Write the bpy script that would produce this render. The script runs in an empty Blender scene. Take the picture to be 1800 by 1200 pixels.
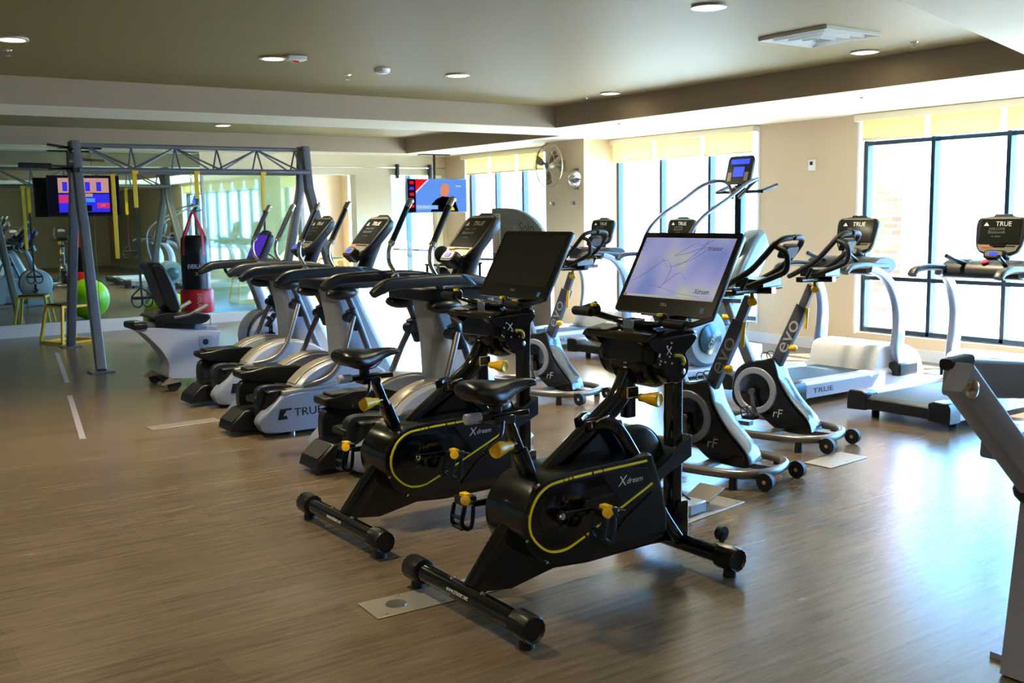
import bpy, math, random
from math import sin, cos, pi, radians
from mathutils import Matrix, Vector
random.seed(7)
S = bpy.context.scene
COL = S.collection
# ------------------------------------------------------------------ camera, sky, sun, exposure
F_PX = 1819.2
YAW, PITCH, ROLL, CAM_H = 0.6151620, 0.1229164, -0.0162426, 1.60
def make_camera():
    fw = Vector((sin(YAW)*cos(PITCH), cos(YAW)*cos(PITCH), -sin(PITCH)))
    r = Vector((cos(YAW), -sin(YAW), 0)); u = r.cross(fw)
    r2 = cos(ROLL)*r + sin(ROLL)*u; u2 = -sin(ROLL)*r + cos(ROLL)*u
    cd = bpy.data.cameras.new('camera'); cd.sensor_fit = 'HORIZONTAL'; cd.sensor_width = 36.0
    cd.lens = F_PX/1800*36; cd.clip_start = .05; cd.clip_end = 200
    cd.dof.use_dof = True; cd.dof.focus_distance = 5.0; cd.dof.aperture_fstop = 7.0
    o = bpy.data.objects.new('camera', cd); COL.objects.link(o)
    m = Matrix((r2, u2, -fw)).transposed().to_4x4(); m.translation = Vector((0, 0, CAM_H))
    o.matrix_world = m; S.camera = o
make_camera()
W = bpy.data.worlds.new('world'); S.world = W; W.use_nodes = True
bg = W.node_tree.nodes['Background']; bg.inputs[0].default_value = (.18, .51, 1.0, 1); bg.inputs[1].default_value = 7.0
sun_d = bpy.data.lights.new('sun', 'SUN'); sun_d.energy = 13; sun_d.angle = radians(.6); sun_d.color = (1, .93, .80)
sun = bpy.data.objects.new('sun', sun_d); COL.objects.link(sun)
sun.rotation_euler = Vector((-.62, .50, -.62)).to_track_quat('-Z', 'Y').to_euler()
def portal(x, y0, y1, z0, z1):
    l = bpy.data.lights.new('window_portal', 'AREA'); l.shape = 'RECTANGLE'; l.size = y1-y0; l.size_y = z1-z0
    l.cycles.is_portal = True
    o = bpy.data.objects.new('window_portal', l); COL.objects.link(o); o.location = (x, (y0+y1)/2, (z0+z1)/2)
    o.rotation_euler = Matrix(((0, 0, 1), (1, 0, 0), (0, 1, 0))).to_euler()
for y0, y1 in ((1.4, 7.1), (8.53, 11.19), (12.7, 14.98), (16.1, 19.4)): portal(9.86, y0, y1, .27, 2.56)
vs = S.view_settings
S.display_settings.display_device = 'sRGB'; vs.view_transform = 'Standard'; vs.look = 'None'; vs.exposure = 2.2; vs.gamma = 1; vs.use_curve_mapping = False

# ------------------------------------------------------------------ materials
MATS = {}
def mat(name, col=(.8, .8, .8), rough=.5, metal=0, coat=0, emit=0, ecol=None, bump=0, bscale=200, var=0, spec=.5, alpha=None):
    if name in MATS: return MATS[name]
    m = bpy.data.materials.new(name); m.use_nodes = True; nt = m.node_tree; b = nt.nodes['Principled BSDF']
    b.inputs['Base Color'].default_value = (*col, 1); b.inputs['Roughness'].default_value = rough
    b.inputs['Metallic'].default_value = metal; b.inputs['Coat Weight'].default_value = coat
    b.inputs['Coat Roughness'].default_value = .06; b.inputs['Specular IOR Level'].default_value = spec
    if emit:
        b.inputs['Emission Color'].default_value = (*(ecol or col), 1); b.inputs['Emission Strength'].default_value = emit
    if var or bump:
        tc = nt.nodes.new('ShaderNodeTexCoord'); n = nt.nodes.new('ShaderNodeTexNoise'); n.inputs['Scale'].default_value = bscale if bump else 6
        n.inputs['Detail'].default_value = 3; nt.links.new(tc.outputs['Object'], n.inputs['Vector'])
        if bump:
            bp = nt.nodes.new('ShaderNodeBump'); bp.inputs['Strength'].default_value = bump; bp.inputs['Distance'].default_value = .002
            nt.links.new(n.outputs['Fac'], bp.inputs['Height']); nt.links.new(bp.outputs['Normal'], b.inputs['Normal'])
        if var:
            n2 = nt.nodes.new('ShaderNodeTexNoise'); n2.inputs['Scale'].default_value = 5; nt.links.new(tc.outputs['Object'], n2.inputs['Vector'])
            r = nt.nodes.new('ShaderNodeMapRange'); r.inputs[3].default_value = 1-var; r.inputs[4].default_value = 1+var
            nt.links.new(n2.outputs['Fac'], r.inputs[0])
            mx = nt.nodes.new('ShaderNodeVectorMath'); mx.operation = 'SCALE'; mx.inputs[0].default_value = col
            nt.links.new(r.outputs[0], mx.inputs['Scale']); nt.links.new(mx.outputs[0], b.inputs['Base Color'])
    MATS[name] = m; return m
BLK = mat('gloss black paint', (.0022, .0030, .0045), .13, 0, .5)
PLA = mat('black plastic', (.0045, .006, .0085), .33, bump=.1, bscale=900)
RUB = mat('black rubber', (.006, .007, .009), .55, bump=.3, bscale=600)
VIN = mat('black vinyl', (.005, .006, .0085), .27, bump=.25, bscale=350)
DGR = mat('dark grey plastic', (.010, .014, .021), .38)
CHR = mat('chrome', (.8, .8, .82), .12, 1)
STL = mat('grey tube steel', (.20, .195, .20), .34, .75)
YEL = mat('yellow plastic', (.95, .56, .005), .38, 0, .2)
YLN = mat('yellow line', (.95, .82, .02), .4)
SIL = mat('silver plastic', (.29, .35, .48), .33, .25, .3)
SIW = mat('pale grey plastic', (.36, .41, .52), .36, .05, .2)
TIT = mat('silver trim', (.40, .37, .31), .33, .5)
WHT = mat('white print', (.85, .85, .83), .5)
SCR = mat('dark screen glass', (.012, .014, .013), .12, 0, .3)
MSC = mat('matte dark screen', (.010, .012, .011), .35)
BLU = mat('blue lcd', (.02, .04, .9), .3, emit=.35, ecol=(.03, .06, 1.0))
ORA = mat('orange print', (.85, .20, .03), .5)
RED = mat('red vinyl', (.72, .01, .02), .38, bump=.15)
TRS = mat('grey powder coat', (.20, .205, .235), .38, .3)
EVO = mat('graphite frame', (.11, .12, .15), .38, .4)
EBL = mat('satin black shell', (.0035, .005, .0075), .22, 0, .4)

# ------------------------------------------------------------------ mesh collector
_txt = {}
def text_mesh(s, shear=0):
    k = (s, shear)
    if k not in _txt:
        cu = bpy.data.curves.new('lettering', 'FONT'); cu.body = s; cu.size = 1; cu.align_x = 'CENTER'; cu.align_y = 'CENTER'; cu.shear = shear
        cu.extrude = .01; cu.resolution_u = 3
        o = bpy.data.objects.new('lettering', cu); COL.objects.link(o); bpy.context.view_layer.update()
        dg = bpy.context.evaluated_depsgraph_get(); me = o.evaluated_get(dg).to_mesh()
        _txt[k] = ([v.co.copy() for v in me.vertices], [list(p.vertices) for p in me.polygons])
        o.evaluated_get(dg).to_mesh_clear(); bpy.data.objects.remove(o); bpy.data.curves.remove(cu)
    return _txt[k]
def frame(o, u, v):
    u = Vector(u).normalized(); v = Vector(v); v = (v-u*v.dot(u)).normalized(); n = u.cross(v)
    m = Matrix((u, v, n)).transposed().to_4x4(); m.translation = Vector(o); return m
class M:
    def __init__(s): s.v = []; s.f = []; s.mi = []; s.m = 0; s.T = Matrix.Identity(4)
    def mt(s, i): s.m = i; return s
    def fr(s, o=(0, 0, 0), u=(1, 0, 0), v=(0, 1, 0)): s.T = frame(o, u, v); return s
    def add(s, vs, fs):
        b = len(s.v); T = s.T
        s.v += [T @ Vector(p) for p in vs]
        for f in fs: s.f.append([b+i for i in f]); s.mi.append(s.m)
        return s
    def box(s, c, d):
        x, y, z = c; a, b, e = d[0]/2, d[1]/2, d[2]/2
        return s.add([(x+i*a, y+j*b, z+k*e) for i in (-1, 1) for j in (-1, 1) for k in (-1, 1)],
                     [(0, 1, 3, 2), (4, 6, 7, 5), (0, 4, 5, 1), (2, 3, 7, 6), (0, 2, 6, 4), (1, 5, 7, 3)])
    def bx(s, x0, x1, y0, y1, z0, z1): return s.box(((x0+x1)/2, (y0+y1)/2, (z0+z1)/2), (x1-x0, y1-y0, z1-z0))
    def loft(s, rings, cap=True):
        n = len(rings[0]); vs = [p for r in rings for p in r]; fs = []
        for i in range(len(rings)-1):
            for j in range(n):
                k = (j+1) % n; fs.append((i*n+j, i*n+k, (i+1)*n+k, (i+1)*n+j))
        if cap: fs.append(tuple(range(n))[::-1]); fs.append(tuple((len(rings)-1)*n+j for j in range(n)))
        return s.add(vs, fs)
    def prism(s, poly, y0, y1, ax='y'):           # poly in (x,z), pushed along y
        if ax == 'y': g = lambda p, t: (p[0], t, p[1])
        elif ax == 'z': g = lambda p, t: (p[0], p[1], t)
        else: g = lambda p, t: (t, p[0], p[1])
        return s.loft([[g(p, y0) for p in poly], [g(p, y1) for p in poly]])
    def sweep(s, pts, prof, ref=(0, 1, 0), closed=False, sc=None):
        pts = [Vector(p) for p in pts]; n = len(pts); rings = []; ref = Vector(ref)
        for i, p in enumerate(pts):
            a = pts[(i-1) % n] if (closed or i > 0) else p; b = pts[(i+1) % n] if (closed or i < n-1) else p
            t = (b-a).normalized(); e = t.cross(ref)
            if e.length < 1e-4: e = t.cross(Vector((1, 0, 0)) if abs(t.x) < .9 else Vector((0, 0, 1)))
            e.normalize(); w = e.cross(t).normalized(); k = sc[i] if sc else 1
            if isinstance(k, (int, float)): k = (k, k)
            rings.append([p+w*(q[0]*k[0])+e*(q[1]*k[1]) for q in prof])
        if closed:
            rings.append(rings[0]); return s.loft(rings, False)
        return s.loft(rings)
    def tube(s, pts, r, seg=10, closed=False, smooth=0, ref=(0, 1, 0), sc=None):
        if smooth: pts = spline(pts, smooth, closed)
        return s.sweep(pts, circ(r, seg), ref, closed, sc)
    def cyl(s, a, b, r1, r2=None, seg=16):
        a, b = Vector(a), Vector(b); return s.sweep([a, b], circ(1, seg), (.3, .9, .2) if abs((b-a).normalized().y) > .95 else (0, 1, 0), sc=[r1, r1 if r2 is None else r2])
    def lathe(s, a, d, prof, seg=20):             # prof: (distance along d, radius)
        a = Vector(a); d = Vector(d).normalized(); e = d.cross(Vector((.31, .2, .93))).normalized(); w = d.cross(e)
        return s.loft([[a+d*t+(e*cos(2*pi*j/seg)+w*sin(2*pi*j/seg))*max(r, 1e-4) for j in range(seg)] for t, r in prof])
    def ball(s, c, r, seg=16, rg=9):
        if isinstance(r, (int, float)): r = (r, r, r)
        rings = []
        for i in range(rg+1):
            a = pi*i/rg; q = max(sin(a), 1e-3)
            rings.append([(c[0]+r[0]*q*cos(2*pi*j/seg), c[1]+r[1]*q*sin(2*pi*j/seg), c[2]-r[2]*cos(a)) for j in range(seg)])
        return s.loft(rings)
    def torus(s, c, n, R, r, seg=32, rs=8, a0=0, a1=2*pi):
        n = Vector(n).normalized(); e = n.cross(Vector((.3, .21, .93))).normalized(); w = n.cross(e); full = abs(a1-a0-2*pi) < 1e-3
        k = seg if full else seg+1
        pts = [Vector(c)+(e*cos(a0+(a1-a0)*i/seg)+w*sin(a0+(a1-a0)*i/seg))*R for i in range(k)]
        return s.sweep(pts, circ(r, rs), n, full)
    def text(s, t, size, o, u, v, w=None, shear=0):
        vs, fs = text_mesh(t, shear); T0 = s.T; s.T = T0 @ frame(o, u, v)
        wd = max(p.x for p in vs)-min(p.x for p in vs); kx = (w/wd) if w else size
        s.add([(p.x*kx, p.y*size, p.z*.02) for p in vs], fs); s.T = T0; return s
def circ(r, seg=12): return [(r*cos(2*pi*i/seg), r*sin(2*pi*i/seg)) for i in range(seg)]
def rect(a, b): return [(-a/2, -b/2), (a/2, -b/2), (a/2, b/2), (-a/2, b/2)]
def rrect(a, b, r, n=3):
    o = []
    for cx, cy, a0 in ((a/2-r, b/2-r, 0), (-a/2+r, b/2-r, 90), (-a/2+r, -b/2+r, 180), (a/2-r, -b/2+r, 270)):
        for i in range(n+1): t = radians(a0+90*i/n); o.append((cx+r*cos(t), cy+r*sin(t)))
    return o
def spline(pts, k=4, closed=False):
    pts = [Vector(p) for p in pts]; n = len(pts); o = []
    for i in range(n if closed else n-1):
        g = lambda j: pts[j % n] if closed else pts[min(max(j, 0), n-1)]
        a, b, c, d = g(i-1), g(i), g(i+1), g(i+2)
        for q in range(k):
            t = q/k; o.append(.5*((2*b)+(c-a)*t+(2*a-5*b+4*c-d)*t*t+(3*b-a-3*c+d)*t**3))
    if not closed: o.append(pts[-1])
    return o
def sp2(poly, k=4, closed=True): return [(p.x, p.z) for p in spline([(a, 0, b) for a, b in poly], k, closed)]
def ob(name, m, mats, parent=None, bev=0, sub=0, loc=None, seg=2):
    me = bpy.data.meshes.new(name); me.from_pydata([tuple(v) for v in m.v], [], m.f); me.update()
    if not isinstance(mats, (list, tuple)): mats = [mats]
    for k in mats: me.materials.append(k)
    me.polygons.foreach_set('material_index', m.mi); me.polygons.foreach_set('use_smooth', [True]*len(m.f))
    import bmesh
    b = bmesh.new(); b.from_mesh(me); bmesh.ops.recalc_face_normals(b, faces=b.faces); b.to_mesh(me); b.free()
    if not sub: me.set_sharp_from_angle(angle=radians(38))
    o = bpy.data.objects.new(name, me); COL.objects.link(o)
    if parent: o.parent = parent
    if loc: o.location = loc
    if bev:
        d = o.modifiers.new('bevel', 'BEVEL'); d.width = bev; d.segments = seg; d.limit_method = 'ANGLE'; d.angle_limit = radians(40)
    if sub:
        d = o.modifiers.new('subdivision', 'SUBSURF'); d.levels = sub; d.render_levels = sub
    return o
def tag(o, label=None, cat=None, group=None, kind=None):
    if label: o['label'] = label
    if cat: o['category'] = cat
    if group: o['group'] = group
    if kind: o['kind'] = kind
    return o
def empty(name, loc, rz=0, label=None, cat=None, group=None):
    o = bpy.data.objects.new(name, None); COL.objects.link(o); o.location = loc; o.rotation_euler = (0, 0, rz); o.empty_display_size = .1
    return tag(o, label, cat, group)
def dup(o, loc=None, rz=None, label=None, parent=None):
    c = o.copy(); COL.objects.link(c); c.parent = parent
    if loc is not None: c.location = loc
    if rz is not None: c.rotation_euler = (0, 0, rz)
    if label: c['label'] = label
    for ch in list(o.children): dup(ch, parent=c)
    return c
def struct(name, m, mats, parent=None, bev=0):
    o = ob(name, m, mats, parent, bev)
    if not parent: o['kind'] = 'structure'
    return o
XW, YB, ZC, ZT = 9.68, 15.64, 2.6, 2.845
# ------------------------------------------------------------------ room surfaces
def node_mat(name):
    m = bpy.data.materials.new(name); m.use_nodes = True; nt = m.node_tree; return m, nt, nt.nodes['Principled BSDF'], nt.links.new, nt.nodes.new
def floor_material():
    m, nt, b, L, N = node_mat('wood vinyl planks')
    tc = N('ShaderNodeTexCoord')
    br = N('ShaderNodeTexBrick'); br.inputs['Scale'].default_value = 1; br.inputs['Brick Width'].default_value = 1.2; br.inputs['Row Height'].default_value = .18
    br.inputs['Mortar Size'].default_value = .0012; br.inputs['Color1'].default_value = (.30, .30, .30, 1); br.inputs['Color2'].default_value = (.70, .70, .70, 1); br.inputs['Mortar'].default_value = (.2, .2, .2, 1)
    L(tc.outputs['Object'], br.inputs['Vector'])
    mp = N('ShaderNodeMapping'); mp.inputs['Scale'].default_value = (1.3, 16, 1); L(tc.outputs['Object'], mp.inputs['Vector'])
    n = N('ShaderNodeTexNoise'); n.inputs['Scale'].default_value = 2.0; n.inputs['Detail'].default_value = 8; n.inputs['Roughness'].default_value = .65; L(mp.outputs[0], n.inputs['Vector'])
    mp2 = N('ShaderNodeMapping'); mp2.inputs['Scale'].default_value = (25, 160, 1); L(tc.outputs['Object'], mp2.inputs['Vector'])
    n2 = N('ShaderNodeTexNoise'); n2.inputs['Scale'].default_value = 1; n2.inputs['Detail'].default_value = 4; L(mp2.outputs[0], n2.inputs['Vector'])
    mx = N('ShaderNodeMix'); mx.data_type = 'FLOAT'; mx.inputs[0].default_value = .42; L(n.outputs['Fac'], mx.inputs[2]); L(br.outputs['Color'], mx.inputs[3])
    mx.inputs[0].default_value = .25
    m2 = N('ShaderNodeMix'); m2.data_type = 'FLOAT'; m2.inputs[0].default_value = .18; L(mx.outputs[0], m2.inputs[2]); L(n2.outputs['Fac'], m2.inputs[3])
    cr = N('ShaderNodeValToRGB'); cr.color_ramp.elements[0].position = .32; cr.color_ramp.elements[0].color = (.078, .056, .030, 1)
    cr.color_ramp.elements[1].position = .68; cr.color_ramp.elements[1].color = (.20, .15, .098, 1); L(m2.outputs[0], cr.inputs[0])
    L(cr.outputs[0], b.inputs['Base Color'])
    r = N('ShaderNodeMapRange'); r.inputs[3].default_value = .19; r.inputs[4].default_value = .31; L(n.outputs['Fac'], r.inputs[0]); L(r.outputs[0], b.inputs['Roughness'])
    bp = N('ShaderNodeBump'); bp.inputs['Strength'].default_value = .06; bp.inputs['Distance'].default_value = .003; L(m2.outputs[0], bp.inputs['Height']); L(bp.outputs[0], b.inputs['Normal'])
    b.inputs['Specular IOR Level'].default_value = .65
    return m
def brick_material():
    m, nt, b, L, N = node_mat('red brick')
    tc = N('ShaderNodeTexCoord'); mp = N('ShaderNodeMapping'); mp.inputs['Rotation'].default_value = (radians(90), 0, 0)
    sx = N('ShaderNodeSeparateXYZ'); cx = N('ShaderNodeCombineXYZ'); ad = N('ShaderNodeMath'); ad.operation = 'ADD'
    L(tc.outputs['Object'], sx.inputs[0]); L(sx.outputs[0], ad.inputs[0]); L(sx.outputs[1], ad.inputs[1]); L(ad.outputs[0], cx.inputs[0]); L(sx.outputs[2], cx.inputs[1])
    br = N('ShaderNodeTexBrick'); br.inputs['Scale'].default_value = 1; br.inputs['Brick Width'].default_value = .21; br.inputs['Row Height'].default_value = .075; br.inputs['Mortar Size'].default_value = .01
    br.inputs['Color1'].default_value = (.30, .085, .06, 1); br.inputs['Color2'].default_value = (.42, .16, .11, 1); br.inputs['Mortar'].default_value = (.55, .5, .45, 1)
    L(cx.outputs[0], br.inputs['Vector']); L(br.outputs['Color'], b.inputs['Base Color']); b.inputs['Roughness'].default_value = .85
    return m
def paint(name, col, rough=.75):
    m, nt, b, L, N = node_mat(name)
    tc = N('ShaderNodeTexCoord'); n = N('ShaderNodeTexNoise'); n.inputs['Scale'].default_value = 220; L(tc.outputs['Object'], n.inputs['Vector'])
    bp = N('ShaderNodeBump'); bp.inputs['Strength'].default_value = .12; bp.inputs['Distance'].default_value = .001; L(n.outputs['Fac'], bp.inputs['Height']); L(bp.outputs[0], b.inputs['Normal'])
    b.inputs['Base Color'].default_value = (*col, 1); b.inputs['Roughness'].default_value = rough; return m
def pane_material(name, tint, gl=.12, rough=0.0):
    m = bpy.data.materials.new(name); m.use_nodes = True; nt = m.node_tree; nt.nodes.clear(); N = nt.nodes.new; L = nt.links.new
    o = N('ShaderNodeOutputMaterial'); t = N('ShaderNodeBsdfTransparent'); t.inputs[0].default_value = (*tint, 1)
    g = N('ShaderNodeBsdfGlossy'); g.inputs['Roughness'].default_value = rough; mx = N('ShaderNodeMixShader')
    fz = N('ShaderNodeLayerWeight'); fz.inputs[0].default_value = .5; pw = N('ShaderNodeMath'); pw.operation = 'POWER'; pw.inputs[1].default_value = 4.5; L(fz.outputs['Facing'], pw.inputs[0]); ml = N('ShaderNodeMath'); ml.operation = 'MULTIPLY_ADD'; ml.inputs[1].default_value = .9; ml.inputs[2].default_value = gl
    L(pw.outputs[0], ml.inputs[0]); L(ml.outputs[0], mx.inputs[0]); L(t.outputs[0], mx.inputs[1]); L(g.outputs[0], mx.inputs[2]); L(mx.outputs[0], o.inputs[0])
    return m
def shade_material():
    m = bpy.data.materials.new('roller shade fabric'); m.use_nodes = True; nt = m.node_tree; nt.nodes.clear(); N = nt.nodes.new; L = nt.links.new
    o = N('ShaderNodeOutputMaterial'); d = N('ShaderNodeBsdfDiffuse'); d.inputs[0].default_value = (.74, .62, .40, 1); t = N('ShaderNodeBsdfTranslucent'); t.inputs[0].default_value = (.95, .72, .36, 1)
    mx = N('ShaderNodeMixShader'); mx.inputs[0].default_value = .50
    L(d.outputs[0], mx.inputs[1]); L(t.outputs[0], mx.inputs[2]); L(mx.outputs[0], o.inputs[0]); return m
FLOOR = floor_material(); BRICK = brick_material()
WALL = paint('tan wall paint', (.66, .51, .33)); OLIVE = paint('olive taupe ceiling paint', (.25, .195, .075), .55); SOFF = paint('cream soffit paint', (.88, .80, .64)); TAUPE = paint('taupe tray edge paint', (.46, .36, .26))
CREAM = paint('cream wall paint', (.86, .77, .55)); BASEB = paint('white baseboard paint', (.66, .64, .62), .4)
GLASS = pane_material('window glass', (.97, .99, .99), .02); GLASS2 = pane_material('tinted partition glass', (.62, .80, .68), .20, .03)
SHADE = shade_material()
MIR = mat('mirror silver', (.60, .76, .66), .015, 1)
WFR = mat('dark bronze window frame', (.012, .022, .032), .35, .3)
TRIMW = mat('white window trim', (.72, .72, .70), .4)
X0, Y0 = -6.0, -7.0
struct('floor', M().bx(X0, XW, Y0, 20.6, -.05, 0), FLOOR)
# soffit slab with two recessed trays
def soffit():
    m = M(); a = lambda *p: m.prism(p, ZC, ZT+.12, 'z')
    e = lambda x: 3.14+.28*(x-4.56)
    a((7.68, e(7.68)-.0), (XW+.3, e(7.68)), (XW+.3, YB), (7.68+.86, YB), (8.54, 10.86), (7.68, 9.90))
    a((X0, 9.90), (7.68, 9.90), (8.54, 10.86), (X0, 10.86))
    a((X0, 15.0), (8.54, 15.0), (8.54, YB), (X0, YB))
    a((X0, Y0), (XW+.3, Y0), (XW+.3, e(7.68)), (7.68, e(7.68)), (X0, e(X0)))
    return m
struct('ceiling', soffit(), SOFF)
tr = M()
e_ = lambda x: 3.14+.28*(x-4.56)
for p, q in (((7.68, e_(7.68)), (7.68, 9.9)), ((7.68, 9.9), (X0, 9.9)), ((X0, e_(X0)), (7.68, e_(7.68))), ((8.54, 10.86), (8.54, 15.0)), ((8.54, 15.0), (X0, 15.0)), ((X0, 10.86), (8.54, 10.86))):
    d = Vector((q[0]-p[0], q[1]-p[1], 0)).normalized(); n = Vector((-d.y, d.x, 0))*.006
    a, b = Vector((*p, 0)), Vector((*q, 0)); tr.prism([(a+n)[:2], (b+n)[:2], (b-n)[:2], (a-n)[:2]], ZC+.003, ZT, 'z')
struct('trim_1', tr, TAUPE)
tc_ = M(); tc_.prism([(X0, e_(X0)), (7.68, e_(7.68)), (7.68, 9.9), (X0, 9.9)], ZT, ZT+.05, 'z'); tc_.bx(X0, 8.54, 10.86, 15, ZT, ZT+.05)
struct('trim_2', tc_, OLIVE)
struct('wall_left', M().bx(X0-.15, X0, Y0, 20.6, 0, 3), WALL)
struct('wall_front', M().bx(X0-.15, XW+.3, Y0-.15, Y0, 0, 3), WALL)
struct('wall_far', M().bx(4.6, XW+.3, 19.75, 19.9, 0, 3), WALL)
struct('wall_hall', M().bx(5.02, 5.30, YB+.02, 19.75, 0, 3), WALL)
struct('trim_3', M().bx(4.6, XW+.3, YB, 19.9, ZC, ZC+.15), SOFF)
struct('baseboard_far', M().bx(5.3, XW, 19.72, 19.75, 0, .17), BASEB)
# mirror wall
wb = M(); wb.bx(X0, 5.33, YB+.02, YB+.20, 0, 3); wb.bx(5.33, XW+.3, YB, YB+.2, 2.28, 3); wb.bx(7.93, 8.60, YB, YB+.2, 0, 2.28); wb.bx(9.60, XW+.3, YB, YB+.2, 0, 2.28)
struct('wall_back', wb, [CREAM])
struct('trim_4', M().bx(X0, 5.35, YB-.04, YB+.02, 0, .175), BASEB)
for i, (a, b) in enumerate(((-1.2, .45), (.46, 2.10), (2.11, 3.75), (3.76, 5.33))):
    o = ob('wall_mirror', M().bx(a, b, YB, YB+.012, .18, 2.585), MIR)
    tag(o, ['frameless wall mirror outside the left picture edge', 'frameless wall mirror next to the left picture edge', 'leftmost visible wall mirror behind the truss foot and yellow box', 'wall mirror behind the punching bag beside the green glass'][i], 'mirror', 'wall mirrors')
g = M(); g.bx(5.36, 6.95, YB+.05, YB+.065, .14, 2.27)
gp = empty('glass_partition', (0, 0, 0), 0, 'green tinted glass partition right of the mirrors, blue mat behind it', 'glass partition')
ob('pane', g, GLASS2, gp)
fr = M(); fr.bx(5.33, 5.37, YB-.02, YB+.12, 0, 2.28); fr.bx(6.93, 6.99, YB-.02, YB+.12, 0, 2.28); fr.bx(5.33, 6.99, YB-.02, YB+.12, 0, .14)
ob('frame', fr, BASEB, gp)
gd = empty('sliding_glass_door', (0, 0, 0), 0, 'clear sliding glass door hanging from a rail behind the right television', 'glass door')
ob('pane', M().bx(8.62, 9.58, YB-.06, YB-.045, .02, 2.3), GLASS, gd)
ob('rail', M().tube([(6.9, YB-.07, 2.40), (9.65, YB-.07, 2.40)], .013), CHR, gd)
for x in (8.66, 9.3):
    h = M(); h.bx(x, x+.045, YB-.1, YB-.03, 2.22, 2.46); ob('hanger', h, PLA, gd, .004)
ob('door_rail', M().bx(8.62, 9.58, YB-.065, YB-.04, .55, .6), CHR, gd)
# windows -----------------------------------------------------------------
def window_wall():
    m = M(); t = .28; x1 = XW+t
    openings = [(1.2, 7.105), (8.53, 11.19), (12.69, 14.98), (16.1, 19.4)]
    y = Y0
    for a, b in openings: m.bx(XW, x1, y, a, 0, 3); m.bx(XW, x1, a, b, 0, .24 if a < 15 else .1); m.bx(XW, x1, a, b, 2.58, 3); y = b
    m.bx(XW, x1, y, 19.9, 0, 3); return m
struct('wall_right', window_wall(), WALL)
struct('baseboard_right', M().bx(XW-.02, XW, 7.2, 8.5, 0, .12).bx(XW-.02, XW, Y0, 7.1, 0, .12).bx(XW-.02, XW, 8.5, 11.1, 0, .12).bx(XW-.02, XW, 12.1, YB, 0, .12), BASEB)
wn = [0]
def window(bars, zb, zt, shade_z, transom=None, rail=None, label=''):
    wn[0] += 1; n = 'window_%d' % wn[0]; r = empty(n, (0, 0, 0)); r['kind'] = 'structure'
    a, b = bars[0], bars[-1]; f = M(); xo = XW+.13; w = .045
    for y in bars: f.bx(xo-.05, xo+.05, y-w/2, y+w/2, zb, zt)
    f.bx(xo-.05, xo+.05, a, b, zb, zb+.045); f.bx(xo-.05, xo+.05, a, b, zt-.04, zt)
    for z in (transom, rail):
        if z: f.bx(xo-.04, xo+.04, a, b, z-.022, z+.022)
    ob('window_frame', f, WFR, r, .004)
    for i in range(len(bars)-1):
        p = M(); zs = [zb]+([rail] if rail else [])+([transom] if transom else [])+[zt]
        for z0, z1 in zip(zs, zs[1:]): p.bx(xo-.004, xo+.004, bars[i], bars[i+1], z0, z1)
        ob('pane', p, GLASS, r)
    t = M(); t.bx(XW-.012, XW+.08, a-.05, a-.022, zb-.03, zt); t.bx(XW-.012, XW+.08, b+.022, b+.05, zb-.03, zt); ob('window_trim', t, TRIMW, r)
    return r
def roller(ys, z_top, z_bot, label):
    a, b = ys[0], ys[-1]
    r = empty('roller_shade', (XW, (a+b)/2, z_top), 0, label, 'window shade')
    ob('cassette', M().bx(-.10, -.003, a-(a+b)/2-.04, b-(a+b)/2+.04, -.075, .0), CREAM, r, .01)
    for p, q in zip(ys, ys[1:]):
        s_ = M(); s_.bx(-.030, -.026, p-(a+b)/2+.03, q-(a+b)/2-.03, z_bot-z_top+.02, -.06); f = ob('shade', s_, SHADE, r)
        ob('hem_bar', M().bx(-.037, -.019, p-(a+b)/2+.03, q-(a+b)/2-.03, z_bot-z_top, z_bot-z_top+.028), CREAM, f, .003)
W1 = [1.4, 2.22, 3.04, 3.85, 4.665, 5.475, 6.28, 7.08]
window(W1, .25, 2.57, None, 2.29, .835)
window([8.55, 9.41, 10.30, 11.17], .25, 2.57, None, None, None)
window([12.71, 13.45, 14.21, 14.96], .25, 2.57, None, None, .84)
window([16.12, 17.2, 18.3, 19.38], .12, 2.45, None, None, .95)
roller([8.57, 9.42, 10.30, 11.18], 2.595, 2.275, 'cream roller shade over the middle window, three panels wide')
roller([12.72, 13.45, 14.21, 14.96], 2.595, 2.255, 'sunlit roller shade over the window beside the right television')
roller([p for p in W1], 2.595, 2.31, 'bright roller shade over the large window at the right edge')
# column
struct('trim_5', M().bx(9.13, XW, 11.145, 12.02, 0, ZC), WALL)
# outside
out = M(); out.bx(XW+.3, 60, -30, 60, -.3, -.25); struct('ground_outside', out, mat('pale paving', (.62, .55, .42), .9, var=.1)); bpy.data.objects['ground_outside']['kind'] = 'structure'
def pier(y0, y1, lab):
    o = ob('brick_pier', M().bx(10.55, 10.95, y0, y1, -.25, 4.5), BRICK, None); tag(o, lab, 'brick pier')
pier(7.16, 7.62, 'red brick pier outside the large right window')
pier(16.2, 17.0, 'red brick pier outside the window beside the television')
bd = empty('apartment_building', (20, 32, -.25), 0, 'pale building with blue windows across the street', 'building')
ob('wall', M().bx(-6, 5, 0, 12, 0, 14), mat('pale render', (.75, .74, .72), .8, var=.05), bd)
bw = mat('blue window glass', (.05, .2, .38), .15)
for i in range(4):
    for j in range(4): ob('window', M().bx(-5.2+i*2.7, -4.0+i*2.7, -.05, .05, 1.0+j*3.0, 2.9+j*3.0), bw, bd)
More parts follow.
